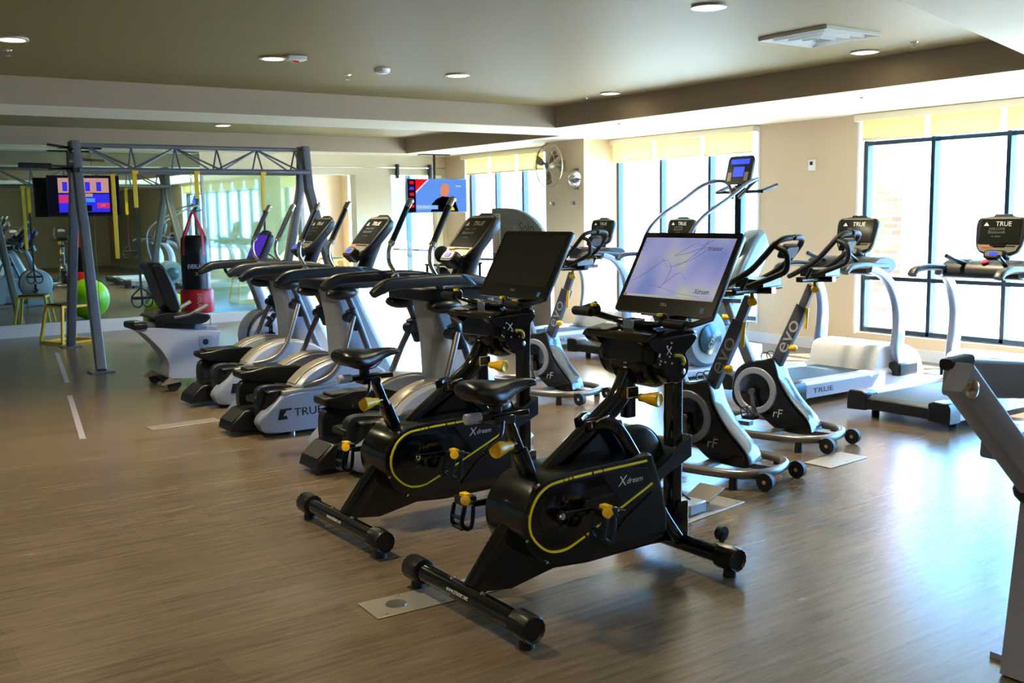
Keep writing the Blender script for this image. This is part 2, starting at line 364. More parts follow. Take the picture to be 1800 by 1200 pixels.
# ------------------------------------------------------------------ ceiling fittings
LE = mat('warm lamp lens', (1, .95, .75), .4, emit=4, ecol=(1, .88, .55)); FX = mat('white fixture', (.85, .85, .84), .4)
def downlight(x, y, lab, z=ZT, on=True, power=65):
    r = empty('recessed_light', (x, y, z), 0, lab, 'ceiling light', 'recessed ceiling lights')
    ob('trim_ring', M().lathe((0, 0, 0), (0, 0, -1), [(0, .105), (.012, .11), (.014, .085), (.0, .08)], 28), FX, r)
    ob('lens', M().lathe((0, 0, -.002), (0, 0, -1), [(0, .08), (.004, .078), (.006, .001)], 24), LE if on else FX, r)
    if on:
        l = bpy.data.lights.new('lamp', 'SPOT'); l.energy = power; l.color = (1, .83, .55); l.spot_size = radians(125); l.spot_blend = .8; l.shadow_soft_size = .08
        o = bpy.data.objects.new('lamp', l); COL.objects.link(o); o.parent = r; o.location = (0, 0, -.03)
for x, y, lab in ((1.44, 7.91, 'recessed ceiling light at the far left of the ceiling'), (3.31, 7.87, 'recessed ceiling light above the punching bag, beside a small red detector'),
                  (5.125, 8.03, 'recessed ceiling light left of centre in the tray ceiling'),
                  (7.255, 5.30, 'recessed ceiling light just right of the square air vent'), (7.30, 8.47, 'recessed ceiling light nearest the tray corner above the wall fan'), (5.04, 13.8, 'recessed light in the far ceiling tray')):
    downlight(x, y, lab)
downlight(4.80, 4.64, 'round open recessed fixture at the top edge of the photo', on=True)
for x, y, lab in ((-.5, -1.5, 'unseen fill downlight added behind the camera on the left'), (2.6, -1.5, 'unseen fill downlight added behind the camera in the middle'), (5.6, -1.5, 'unseen fill downlight added behind the camera on the right'), (-1.5, 1.2, 'unseen fill downlight added outside the left edge near the camera'), (1.2, 1.0, 'unseen fill downlight added above the camera')):
    downlight(x, y, lab, ZC, power=38)  # unseen downlights, added as front fill from the camera side
for x, y, lab in ((-1.2, 4.6, 'unseen fill light added in the tray outside the left edge, nearer the camera'), (-1.8, 7.9, 'unseen fill light added in the tray outside the left edge, farther away'), (1.6, 4.6, 'unseen fill light added in the tray above the top edge, nearest the camera')):
    downlight(x, y, lab, power=50)  # more unseen lamps in the tray, added to fill the near side
o = ob('smoke_detector', M().lathe((0, 0, 0), (0, 0, -1), [(0, .07), (.03, .065), (.04, .04)], 20), FX, loc=(4.36, 8.03, ZT)); tag(o, 'small white smoke detector on the olive ceiling', 'smoke detector')
r = empty('fire_alarm_strobe', (3.42, 7.70, ZT), 0, 'small white ceiling strobe with a red mark beside a recessed light', 'alarm')
ob('housing', M().bx(-.08, .08, -.05, .05, -.04, 0), FX, r, .01); ob('lens', M().bx(-.02, .02, -.02, .02, -.055, -.04), RED, r)
def sprinkler(x, y, z, lab):
    r = empty('sprinkler', (x, y, z), 0, lab, 'sprinkler', 'ceiling sprinklers')
    ob('rose', M().lathe((0, 0, 0), (0, 0, -1), [(0, .035), (.008, .03), (.01, .012)], 16), CHR, r)
    ob('head', M().lathe((0, 0, -.008), (0, 0, -1), [(0, .008), (.03, .008), (.032, .022), (.036, .022)], 14), CHR, r)
for x, y, z, lab in ((1.50, 8.45, ZT, 'ceiling sprinkler below the far left ceiling light'), (4.26, 8.49, ZT, 'ceiling sprinkler left of the smoke detector'), (7.20, 4.82, ZT, 'ceiling sprinkler right of the air vent'),
                     (7.40, 9.0, ZT, 'ceiling sprinkler near the tray corner'), (7.98, 9.09, ZC, 'sprinkler in the window soffit near the column'), (8.2, 6.0, ZC, 'sprinkler in the window soffit above the large window'), (4.5, 13.3, ZT, 'sprinkler in the far tray')):
    sprinkler(x, y, z, lab)
r = empty('air_vent', (6.28, 4.98, ZT), 0, 'square white ceiling air vent near the top right', 'vent')
m = M()
for i, s_ in enumerate((.30, .22, .15, .08)):
    z = -.004-.014*i*.4; m.sweep([(-s_, -s_, z), (s_, -s_, z), (s_, s_, z), (-s_, s_, z)], rect(.045, .008), (0, 0, 1), closed=True)
ob('louvres', m, FX, r); ob('back_plate', M().bx(-.28, .28, -.28, .28, -.003, .0), mat('vent shadow gap', (.3, .3, .3), .6), r)
# wall fittings
r = empty('thermostat', (XW, 7.725, 2.09), 0, 'small white wall thermostat between the two windows', 'thermostat')
ob('case', M().bx(-.03, 0, -.045, .045, -.06, .06), FX, r, .006); ob('display', M().bx(-.033, -.029, -.02, .02, .0, .04), DGR, r)
# ------------------------------------------------------------------ console used on the cardio machines
def console(parent, o, v, w=.42, h=.44, purple=False, small=False):
    """o centre, v up direction in xz; user looks from -x"""
    v = Vector(v).normalized(); T = frame(o, (0, -1, 0), v)     # local x = to the user's right (-y), y = up, z = toward user
    m = M(); m.T = T
    sh = sp2([(-w/2, h*.36), (-w*.3, h*.44), (0, h*.46), (w*.3, h*.44), (w/2, h*.36), (w*.49, 0), (w*.42, -h*.3), (w*.2, -h*.43), (0, -h*.45), (-w*.2, -h*.43), (-w*.42, -h*.3), (-w*.49, 0)], 3)
    m.loft([[(x*.86, y*.9, -.075) for x, y in sh], [(x*.98, y*.99, -.045) for x, y in sh], [(x, y, -.01) for x, y in sh], [(x*.985, y*.985, .002) for x, y in sh]])
    m.prism([(-.09, h*.42), (.09, h*.42), (.07, h*.5), (-.07, h*.5)], -.05, -.005, 'z')
    c = ob('console', m, DGR, parent, .004)
    m = M(); m.T = T; m.loft([[(x, y, .0) for x, y in rrect(w*.80, h*.54, .012)], [(x, y, .005) for x, y in rrect(w*.80, h*.54, .012)]])
    T0 = m.T; mats = [SCR if not purple else mat('purple console graphic', (.10, .03, .35), .2, emit=.10, ecol=(.1, .03, .8)), WHT, mat('grey screen print', (.14, .17, .16), .4)]
    for k in range(len(m.v)): m.v[k] = m.v[k] + T0.to_3x3() @ Vector((0, h*.1, 0))
    if not purple:
        m.mt(1); m.text('TRUE', .055, (.02, h*.27, .0062), (1, 0, 0), (0, 1, 0)); m.prism([(-w*.35, h*.23), (-w*.24, h*.23), (-w*.30, h*.31)], .005, .0062, 'z')
        m.mt(2); m.text('WELCOME', .028, (-.03, h*.16, .0062), (1, 0, 0), (0, 1, 0)); m.text('Bluetooth', .036, (-.03, h*.09, .0062), (1, 0, 0), (0, 1, 0)); m.text('or select', .022, (-.03, h*.0, .0062), (1, 0, 0), (0, 1, 0))
    ob('screen', m, mats, c)
    m = M(); m.T = T; m.prism([(-w*.40, h*.385), (w*.40, h*.385), (w*.34, h*.42), (-w*.34, h*.42)], 0, .006, 'z'); ob('name_strip', m, TIT, c)
    m = M(); m.T = T; m.prism([(-w*.42, -h*.19), (w*.42, -h*.19), (w*.36, -h*.32), (w*.12, -h*.39), (-w*.12, -h*.39), (-w*.36, -h*.32)], 0, .007, 'z')
    m.mt(1); m.box((-w*.2, -h*.235, .008), (w*.22, h*.03, .004)); m.mt(2); m.box((w*.1, -h*.22, .008), (w*.5, h*.018, .004))
    ob('control_panel', m, [TIT, ORA, SCR], c)
    m = M(); m.T = T; m.loft([[(x, y-h*.42, z) for x, y in rrect(w*.46*k, h*.20*k, .03)] for z, k in ((-.04, 1), (.03, 1), (.045, .88))]); m.mt(1)
    m.loft([[(x, y-h*.41, z) for x, y in rrect(w*.34, h*.12, .015)] for z in (.044, .049)]); m.mt(2); m.box((0, -h*.41, .051), (w*.16, h*.065, .004))
    ob('keypad', m, [DGR, TIT, BLU], c, 0)
    return c
# ------------------------------------------------------------------ exercise bikes with monitors
def make_monitor_bike(lit, label):
    R = empty('exercise_bike', (2.15, 3.38, 0), 0, label, 'exercise bike', 'exercise bikes with monitors')
    def P(n, m, mt, p=R, bev=0, sub=0): return ob(n, m, mt, p, bev, sub)
    def stab(x, hw, txt):
        m = M(); m.tube([(x, -hw, .082), (x, hw, .082)], .040, 18)
        s = P('stabiliser', m, [BLK])
        for sg in (-1, 1):
            c = M(); seg = 28; pr = [(.052+(.003 if i % 2 else 0)) for i in range(seg)]
            def ring(y, k): return [(x+pr[i]*k*cos(2*pi*i/seg), y, .082+pr[i]*k*sin(2*pi*i/seg)) for i in range(seg)]
            c.loft([ring(sg*(hw-.07), .8), ring(sg*(hw-.065), 1), ring(sg*(hw+.035), 1), ring(sg*(hw+.04), .93), ring(sg*(hw+.03), .8)])
            P('end_cap', c, PLA, s)
            f = M(); f.cyl((x, sg*(hw-.01), 0), (x, sg*(hw-.01), .045), .03, .026, 14); P('foot', f, RUB, s)
        if txt:
            t = M(); t.text('www.trixter.net', .028, (x-.0385, .02, .094), (0, -1, 0), (.28, 0, 1), w=.16); P('lettering', t, WHT, s)
        return s
    stab(0, .41, True); s2 = stab(1.16, .34, False)
    for y in (-.2, .2):
        w = M(); w.cyl((1.245, y-.013, .145), (1.245, y+.013, .145), .034); w.cyl((1.22, y-.02, .11), (1.245, y-.02, .15), .012); P('transport_wheel', w, RUB, s2)
    for y in (-.11, .11): b = M(); b.lathe((0, y, .115), (0, 0, 1), [(0, .012), (.012, .012), (.016, .004)], 8); P('bolt', b, CHR)
    # frame
    f = M()
    f.sweep([(.03, 0, .10), (.16, 0, .26), (.30, 0, .42)], rrect(.07, .085, .015), (0, 1, 0))
    f.sweep(spline([(.30, 0, .44), (.50, 0, .58), (.70, 0, .715), (.80, 0, .79), (.865, 0, .90)], 4), rrect(.06, .085, .015), (0, 1, 0))
    f.sweep([(.86, 0, .70), (.86, 0, 1.06)], rrect(.05, .055, .008), (0, 1, 0))
    f.prism([(.34, .50), (.70, .70), (.80, .70), (.86, .56)], -.03, .03)
    f.prism([(.05, .09), (.20, .38), (.30, .40), (.50, .16), (.95, .14), (1.14, .14), (1.16, .09), (.98, .10), (.60, .095), (.42, .11), (.2, .07)], -.025, .025)
    P('frame', f, BLK, R, .006)
    for y in (-.085, .085):
        br = M(); br.sweep(spline([(.60, y*.35, .70), (.70, y, .70), (.82, y, .55), (.90, y, .42), (.985, y, .26), (1.10, y*.8, .12)], 4), rrect(.032, .055, .012), (0, 1, 0)); P('brace', br, BLK)
    ch = M(); ch.box((.66, -.052, .71), (.11, .006, .03)); ch.T = Matrix.Identity(4)
    ch.tube(spline([(.62, -.06, .70), (.60, -.10, .73), (.64, -.12, .75), (.69, -.07, .735)], 4), .004, 6); P('clamp', ch, CHR)
    # gear housing
    o_ = sp2([(.869, .556), (.64, .555), (.413, .549), (.268, .520), (.185, .43), (.178, .33), (.225, .235), (.31, .18), (.408, .160), (.66, .155), (.92, .160), (.985, .215), (.955, .38), (.905, .52)], 4)
    h = M(); cx, cz = .5, .36
    sc = lambda k: [((x-cx)*k+cx, (z-cz)*k+cz) for x, z in o_]
    h.loft([[(x, y, z) for x, z in sc(k)] for y, k in ((.10, .94), (.12, 1), (-.10, 1), (-.13, .975), (-.135, .93))])
    H = P('drive_housing', h, [EBL])
    inn = sp2([(.842, .532), (.413, .522), (.281, .497), (.218, .416), (.218, .323), (.292, .245), (.380, .228), (.470, .255), (.657, .335), (.879, .430)], 5, False)
    pn = M(); pn.loft([[(x, y, z) for x, z in [((a-.5)*k+.5, (c-.37)*k+.37) for a, c in inn]] for y, k in ((-.133, .97), (-.139, .965), (-.142, .93))]); P('inner_panel', pn, BLK, H)
    yl = M(); path = [(x, -.141, z) for x, z in inn]
    def seglen(i): return (Vector(path[i+1])-Vector(path[i])).length
    gaps = [(.245, .252), (.30, .307), (.405, .412), (.43, .434), (.455, .459), (1.085, 1.092), (1.12, 1.127), (1.17, 1.175), (1.22, 1.223)]
    dist = 0; cur = [Vector(path[0])]; fine = []
    for i in range(len(path)-1):
        a, c = Vector(path[i]), Vector(path[i+1]); n = max(1, int((c-a).length/.003))
        for k in range(n): fine.append(a+(c-a)*k/n)
    acc = 0; run = []
    for i in range(len(fine)-1):
        ing = any(g0 <= acc <= g1 for g0, g1 in gaps)
        if ing:
            if len(run) > 2: yl.sweep(run[::4]+[run[-1]], rect(.006, .009), (0, 1, 0))
            run = []
        else: run.append(fine[i])
        acc += (fine[i+1]-fine[i]).length
    if len(run) > 2: yl.sweep(run[::4]+[run[-1]], rect(.006, .009), (0, 1, 0))
    P('yellow_stripe', yl, YLN, H)
    bp = M(); bp.prism([(.58, .515), (.80, .51), (.845, .50), (.845, .425), (.70, .365)], -.146, -.13); bp.mt(1)
    bp.text('X', .062, (.695, -.1465, .465), (1, 0, .0), (0, 0, 1), shear=.2); bp.text('dream', .036, (.765, -.1465, .462), (1, 0, .0), (0, 0, 1), shear=.3)
    bp.mt(0); bp.prism([(.72, .30), (.88, .39), (.93, .37), (.95, .20), (.62, .20)], -.141, -.13)
    P('badge_panel', bp, [PLA, WHT], H, 0)
    for x, z in ((.86, .27), (.25, .47), (.21, .40), (.2, .3), (.3, .19), (.26, .52)): bt = M(); bt.lathe((x, -.134, z), (0, -1, 0), [(0, .007), (.004, .007), (.006, .002)], 10); P('screw', bt, CHR, H)
    # flywheel
    fl = M(); fl.lathe((.88, -.02, .47), (0, 1, 0), [(0, .05), (.0, .175), (.015, .195), (.085, .195), (.10, .175), (.1, .05)], 40); P('flywheel', fl, EBL)
    fb = M(); fb.lathe((.88, -.05, .47), (0, 1, 0), [(0, .02), (.03, .03)], 14); P('flywheel_hub', fb, CHR)
    # crank
    c = M(); c.lathe((.337, -.135, .388), (0, -1, 0), [(0, .085), (.012, .082), (.016, .062), (.01, .058), (.012, .03), (.05, .024), (.055, .01)], 28); C_ = P('crank_hub', c, BLK)
    cs = M(); cs.lathe((.337, -.19, .388), (0, -1, 0), [(0, .014), (.008, .012), (.01, .003)], 10); P('axle_bolt', cs, CHR, C_)
    for sg, dx in ((-1, 1), (1, -1)):
        a = M(); a.sweep([(.337, sg*.175, .388), (.337+dx*.175, sg*.19, .388)], rrect(.018, .034, .006), (0, 1, 0), sc=[1, .75]); P('crank_arm', a, BLK)
        x, y, z = .337+dx*.175, sg*.255, .388
        q = M(); q.tube([(x, sg*.19, z), (x, y+sg*.04, z)], .009); q.bx(x-.035, x+.035, y-.035, y+.035, z-.012, z+.022)
        q.sweep(spline([(x-.03, y-.04, z-.01), (x-.045, y-.04, z-.09), (x-.0, y-.04, z-.11), (x+.02, y-.03, z-.02)], 3), rect(.006, .02), (0, 1, 0))
        q.sweep(spline([(x-.03, y+.04, z-.01), (x-.045, y+.04, z-.09), (x-.0, y+.04, z-.11), (x+.02, y+.03, z-.02)], 3), rect(.006, .02), (0, 1, 0))
        q.bx(x-.05, x+.0, y-.04, y+.04, z-.115, z-.105); q.bx(x-.05, x-.03, y-.04, y+.04, z-.07, z-.06)
        pd = P('pedal', q, PLA, R, .002)
        k = M(); k.bx(x-.018, x+.012, y-.028, y+.02, z+.02, z+.034); k.lathe((x-.02, y-.03, z+.01), (-.4, -.8, .3), [(0, .022), (.012, .022), (.014, .01)], 12); P('cleat', k, YEL, pd)
        if sg < 0:
            k = M(); k.sweep([(x+.05, y-.02, z+.01), (x+.085, y-.02, z-.0), (x+.085, y+.02, z-.0), (x+.05, y+.02, z+.01)], rect(.004, .008), (0, 0, 1), closed=True); k.tube([(x+.02, y, z+.02), (x+.055, y, z+.01)], .006); P('buckle', k, CHR, pd)
    # seat
    s = M(); s.sweep([(.345, 0, .44), (.262, 0, .64)], rrect(.06, .06, .012), (0, 1, 0)); s.sweep([(.27, 0, .62), (.20, 0, .79)], rrect(.042, .042, .01), (0, 1, 0)); s.bx(.05, .30, -.03, .03, .785, .81); s.bx(.12, .22, -.045, .045, .765, .80)
    s.bx(.13, .17, -.02, .02, .80, .86); SP = P('seat_post', s, BLK, R, .004)
    s = M(); s.cyl((.0, -.01, .80), (.07, -.01, .80), .022, .022, 14); P('slider_knob', s, SIW, SP, .004)
    s = M(); s.tube(spline([(.16, -.04, .78), (.14, -.05, .72), (.09, -.06, .70), (.05, -.06, .67)], 4), .008, 8); P('seat_lever', s, BLK, SP)
    s = M()
    def sec(x, w, zt, th):
        return [(x, w*cos(t), zt-th*(.5-.5*sin(t)) if sin(t) > 0 else zt-th*(.5-.5*sin(t))*(1 if abs(cos(t)) > .5 else .8)) for t in [2*pi*i/14 for i in range(14)]]
    s.loft([sec(*q) for q in ((-.005, .05, .925, .03), (.005, .09, .950, .08), (.05, .118, .955, .115), (.11, .108, .948, .125), (.17, .07, .938, .11), (.23, .038, .940, .075), (.30, .026, .937, .045), (.345, .018, .928, .035), (.355, .008, .915, .02))])
    SD = P('saddle', s, VIN, R, 0, 1)
    s = M()
    for y in (-.022, .022): s.tube(spline([(.06, y, .87), (.12, y, .845), (.20, y, .845), (.27, y*.7, .905)], 3), .004, 6)
    P('saddle_rails', s, CHR, SD)
    def knob(a, d, n='seat_knob'):
        k = M(); d = Vector(d).normalized(); a = Vector(a)
        k.lathe(a+d*.03, d, [(0, .018), (.03, .02), (.045, .026), (.09, .034), (.097, .034), (.10, .028), (.094, .02)], 20); kk = P(n, k, YEL)
        t = M(); t.cyl(a, a+d*.04, .008, .008, 10); P('pin', t, CHR, kk)
    knob((.235, -.02, .672), (-1, -.25, -.02)); knob((.865, -.03, .795), (.35, -1, -.02), 'handlebar_knob')
    mk = M()
    for z in (.865, .885, .905, .925, .945): mk.bx(.832, .834, -.022, -.002, z, z+.004); mk.bx(.84, .875, -.0285, -.0275, z, z+.004)
    mk.box((.855, 0, .815), (.062, .066, .05)); P('height_marks', mk, [WHT], R)
    mk = M(); mk.box((.862, 0, .815), (.066, .07, .045)); P('post_collar', mk, BLK, R, .006)
    # pod and handlebar
    pd = M(); pd.lathe((.95, -.115, .945), (0, 1, 0), [(0, .06), (0, .098), (.03, .112), (.20, .112), (.23, .098), (.23, .06)], 28)
    pd.loft([[(x, y, z) for x, y in [(.92+a, b) for a, b in rrect(.20, .34, .05)]] for z in (.95, 1.06)])
    POD = P('handlebar_pod', pd, EBL, R, .012)
    for sg in (-1, 1):
        q = M(); pf = sp2([(.79, 1.075), (.80, 1.03), (.865, .995), (.86, .95), (.895, .885), (.96, .86), (1.02, .90), (1.025, .955), (1.005, .995), (1.05, 1.03), (1.065, 1.08)], 3)
        q.loft([[((x-.94)*k+.94, sg*y, (z-.97)*k+.97) for x, z in pf] for y, k in ((.13, .9), (.145, 1), (.195, 1), (.212, .9))]); P('side_lobe', q, EBL, POD)
    l = M(); l.prism([(.765, 1.055), (.79, 1.085), (.92, 1.105), (1.04, 1.10), (1.075, 1.08), (1.05, 1.065)], -.215, .215); P('pod_cover', l, BLK, POD, .012)
    l = M()
    for i in range(9):
        x = .84+random.random()*.12; z = .95+random.random()*.1; l.lathe((x, -.214, z), (0, -1, 0), [(0, .005), (.003, .004)], 6)
    l.text('X', .05, (.90, -.216, 1.01), (1, 0, 0), (0, 0, 1)); P('pod_marks', l, WHT, POD)
    l = M(); l.tube(spline([(.93, -.22, .99), (.965, -.225, .985), (.98, -.225, .96), (.975, -.22, .945)], 3), .007, 8); P('gear_lever', l, YLN, POD)
    l = M(); l.lathe((.985, -.205, .915), (.3, -1, 0), [(0, .014), (.012, .013), (.014, .003)], 12); P('gear_button', l, TIT, POD)
    hb = M(); hb.tube(spline([(.83, .34, 1.155), (.84, .22, 1.15), (.90, .10, 1.12), (.90, -.10, 1.115), (.88, -.20, 1.13), (.88, -.30, 1.13)], 4), .0145, 10)
    for sg, x in ((1, .83), (-1, .88)): hb.tube(spline([(x, sg*.33, 1.15 if sg > 0 else 1.13), (x+.03, sg*.345, 1.152 if sg > 0 else 1.132), (x+.14, sg*.345, 1.175 if sg > 0 else 1.15)], 3), .013, 8)
    HB = P('handlebar', hb, BLK)
    for sg, x, z in ((1, .834, 1.153), (-1, .88, 1.13)):
        g = M(); g.tube([(x, sg*.215, z), (x, sg*.335, z)], .021, 12); P('grip', g, RUB, HB)
        g = M(); g.ball((x+.01, sg*.195, z+.012), (.022, .024, .03), 10, 6); P('brake_lever', g, PLA, HB); g = M(); g.bx(x-.02, x, sg*.19-.01, sg*.19+.01, z+.03, z+.042); P('shifter_tab', g, YLN, HB)
    st = M(); st.bx(.86, .93, -.035, .035, 1.09, 1.135); st.tube([(.86, -.02, 1.13), (.90, -.035, 1.04)], .007, 8); P('stem', st, CHR, R, .006)
    # mast and monitor
    ms = M(); ms.sweep([(1.13, .0, .12), (1.135, 0, .90), (1.15, 0, 1.10), (1.20, 0, 1.22)], rrect(.075, .06, .012), (0, 1, 0))
    ms.prism([(1.10, .08), (1.08, .20), (1.12, .28), (1.18, .28), (1.18, .08)], -.055, .055); P('mast', ms, BLK, R, .004)
    br = M()
    for y in (-.058, .058): br.prism([(.94, .385), (.975, .45), (1.19, .585), (1.19, .485)], y-.006, y+.006)
    br.sweep([(.955, 0, .395), (1.19, 0, .495)], rect(.11, .012), (0, 1, 0)); br.sweep([(.975, 0, .45), (1.19, 0, .58)], rect(.11, .012), (0, 1, 0)); P('mast_bracket', br, mat('bracket with painted reflection', (.012, .022, .035), .3, 0, .3), R, .002)  # bracket's lighter blue grey is a reflection put into its colour
    v = Vector((.20, 0, .356)).normalized(); T = frame((1.15, 0, 1.322), (0, -1, 0), v); MW, MH = .62, .408
    m = M(); m.T = T; m.loft([[(x*k, y*k, z) for x, y in rrect(MW, MH, .014)] for z, k in ((-.05, .80), (-.032, .97), (-.02, 1), (.0, 1))])
    MO = P('monitor', m, [mat('monitor bezel', (.006, .007, .008), .25)])
    m = M(); m.T = T; m.box((0, .025, .001), (MW-.055, MH-.105, .003))
    if not lit: P('screen', m, MSC, MO)
    else:
        P('screen', m, wallpaper(), MO)
        m = M(); m.T = T; m.box((0, -.1215, .0035), (MW-.055, .010, .002)); m.mt(1); m.box((-.27, -.1215, .0045), (.012, .008, .002)); m.mt(2)
        m.text('Xdream', .035, (.20, -.085, .0035), (1, 0, 0), (0, 1, 0), w=.09, shear=.2); m.mt(3); m.text('trixter', .034, (.185, .125, .0035), (1, 0, 0), (0, 1, 0), w=.085)
        m.mt(4)
        for cv in ([(-.26, -.05), (-.18, .0), (-.10, .06), (-.04, .02), (-.05, -.06)], [(-.12, .07), (-.06, .03), (.02, .05), (.10, .12), (.13, .165)], [(-.04, .09), (.02, .13), (.06, .15), (.10, .14), (.16, .168)], [(-.05, .085), (.03, .10), (.12, .13), (.20, .12), (.26, .10)], [(-.02, .04), (.05, .06), (.10, .09), (.14, .12)], [(-.07, -.08), (-.01, -.02), (.03, .0), (.08, -.03)], [(-.14, -.07), (-.04, -.08), (.06, -.10), (.20, -.11)]):
            m.sweep([(p.x, p.z, .0032) for p in spline([(a, 0, c) for a, c in cv], 6)], rect(.0016, .001), (0, 0, 1), sc=None)
        for z in (.15, .132, .11): m.mt(2); m.box((-.274, z, .0035), (.005, .005, .001))
        P('screen_icons', m, [mat('taskbar', (.6, .6, .55), .4, emit=.08), RED, DGR, mat('olive print', (.25, .28, .01), .4), mat('slate line', (.05, .09, .25), .4, emit=.05, ecol=(.25, .35, .8))], MO)
    m = M(); m.T = T; m.text('DELL', .02, (0, -.158, .001), (1, 0, 0), (0, 1, 0)); m.mt(1); m.box((.245, -.172, .001), (.024, .026, .002)); P('monitor_marks', m, [TIT, mat('blue sticker', (.05, .25, .75), .4)], MO)
    return R
def wallpaper():
    m, nt, b, L, N = node_mat('lavender desktop wallpaper')
    tc = N('ShaderNodeTexCoord'); sp = N('ShaderNodeSeparateXYZ'); L(tc.outputs['Object'], sp.inputs[0])
    g = N('ShaderNodeTexNoise'); g.inputs['Scale'].default_value = 4.5; g.inputs['Detail'].default_value = 1; L(tc.outputs['Object'], g.inputs['Vector'])
    cr = N('ShaderNodeValToRGB'); e = cr.color_ramp.elements; e[0].position = .30; e[0].color = (.17, .22, .50, 1); e[1].position = .56; e[1].color = (.33, .33, .56, 1)
    x = cr.color_ramp.elements.new(.66); x.color = (.42, .44, .36, 1); L(g.outputs['Fac'], cr.inputs[0])
    L(cr.outputs[0], b.inputs['Emission Color']); b.inputs['Emission Strength'].default_value = .20; b.inputs['Base Color'].default_value = (.02, .02, .025, 1); b.inputs['Roughness'].default_value = .3
    return m
make_monitor_bike(True, 'black exercise bike with a lit lavender monitor screen, nearest the camera')
b2 = make_monitor_bike(False, 'black exercise bike with a blank dark monitor, second from the front'); b2.location = (2.21, 4.63, 0)
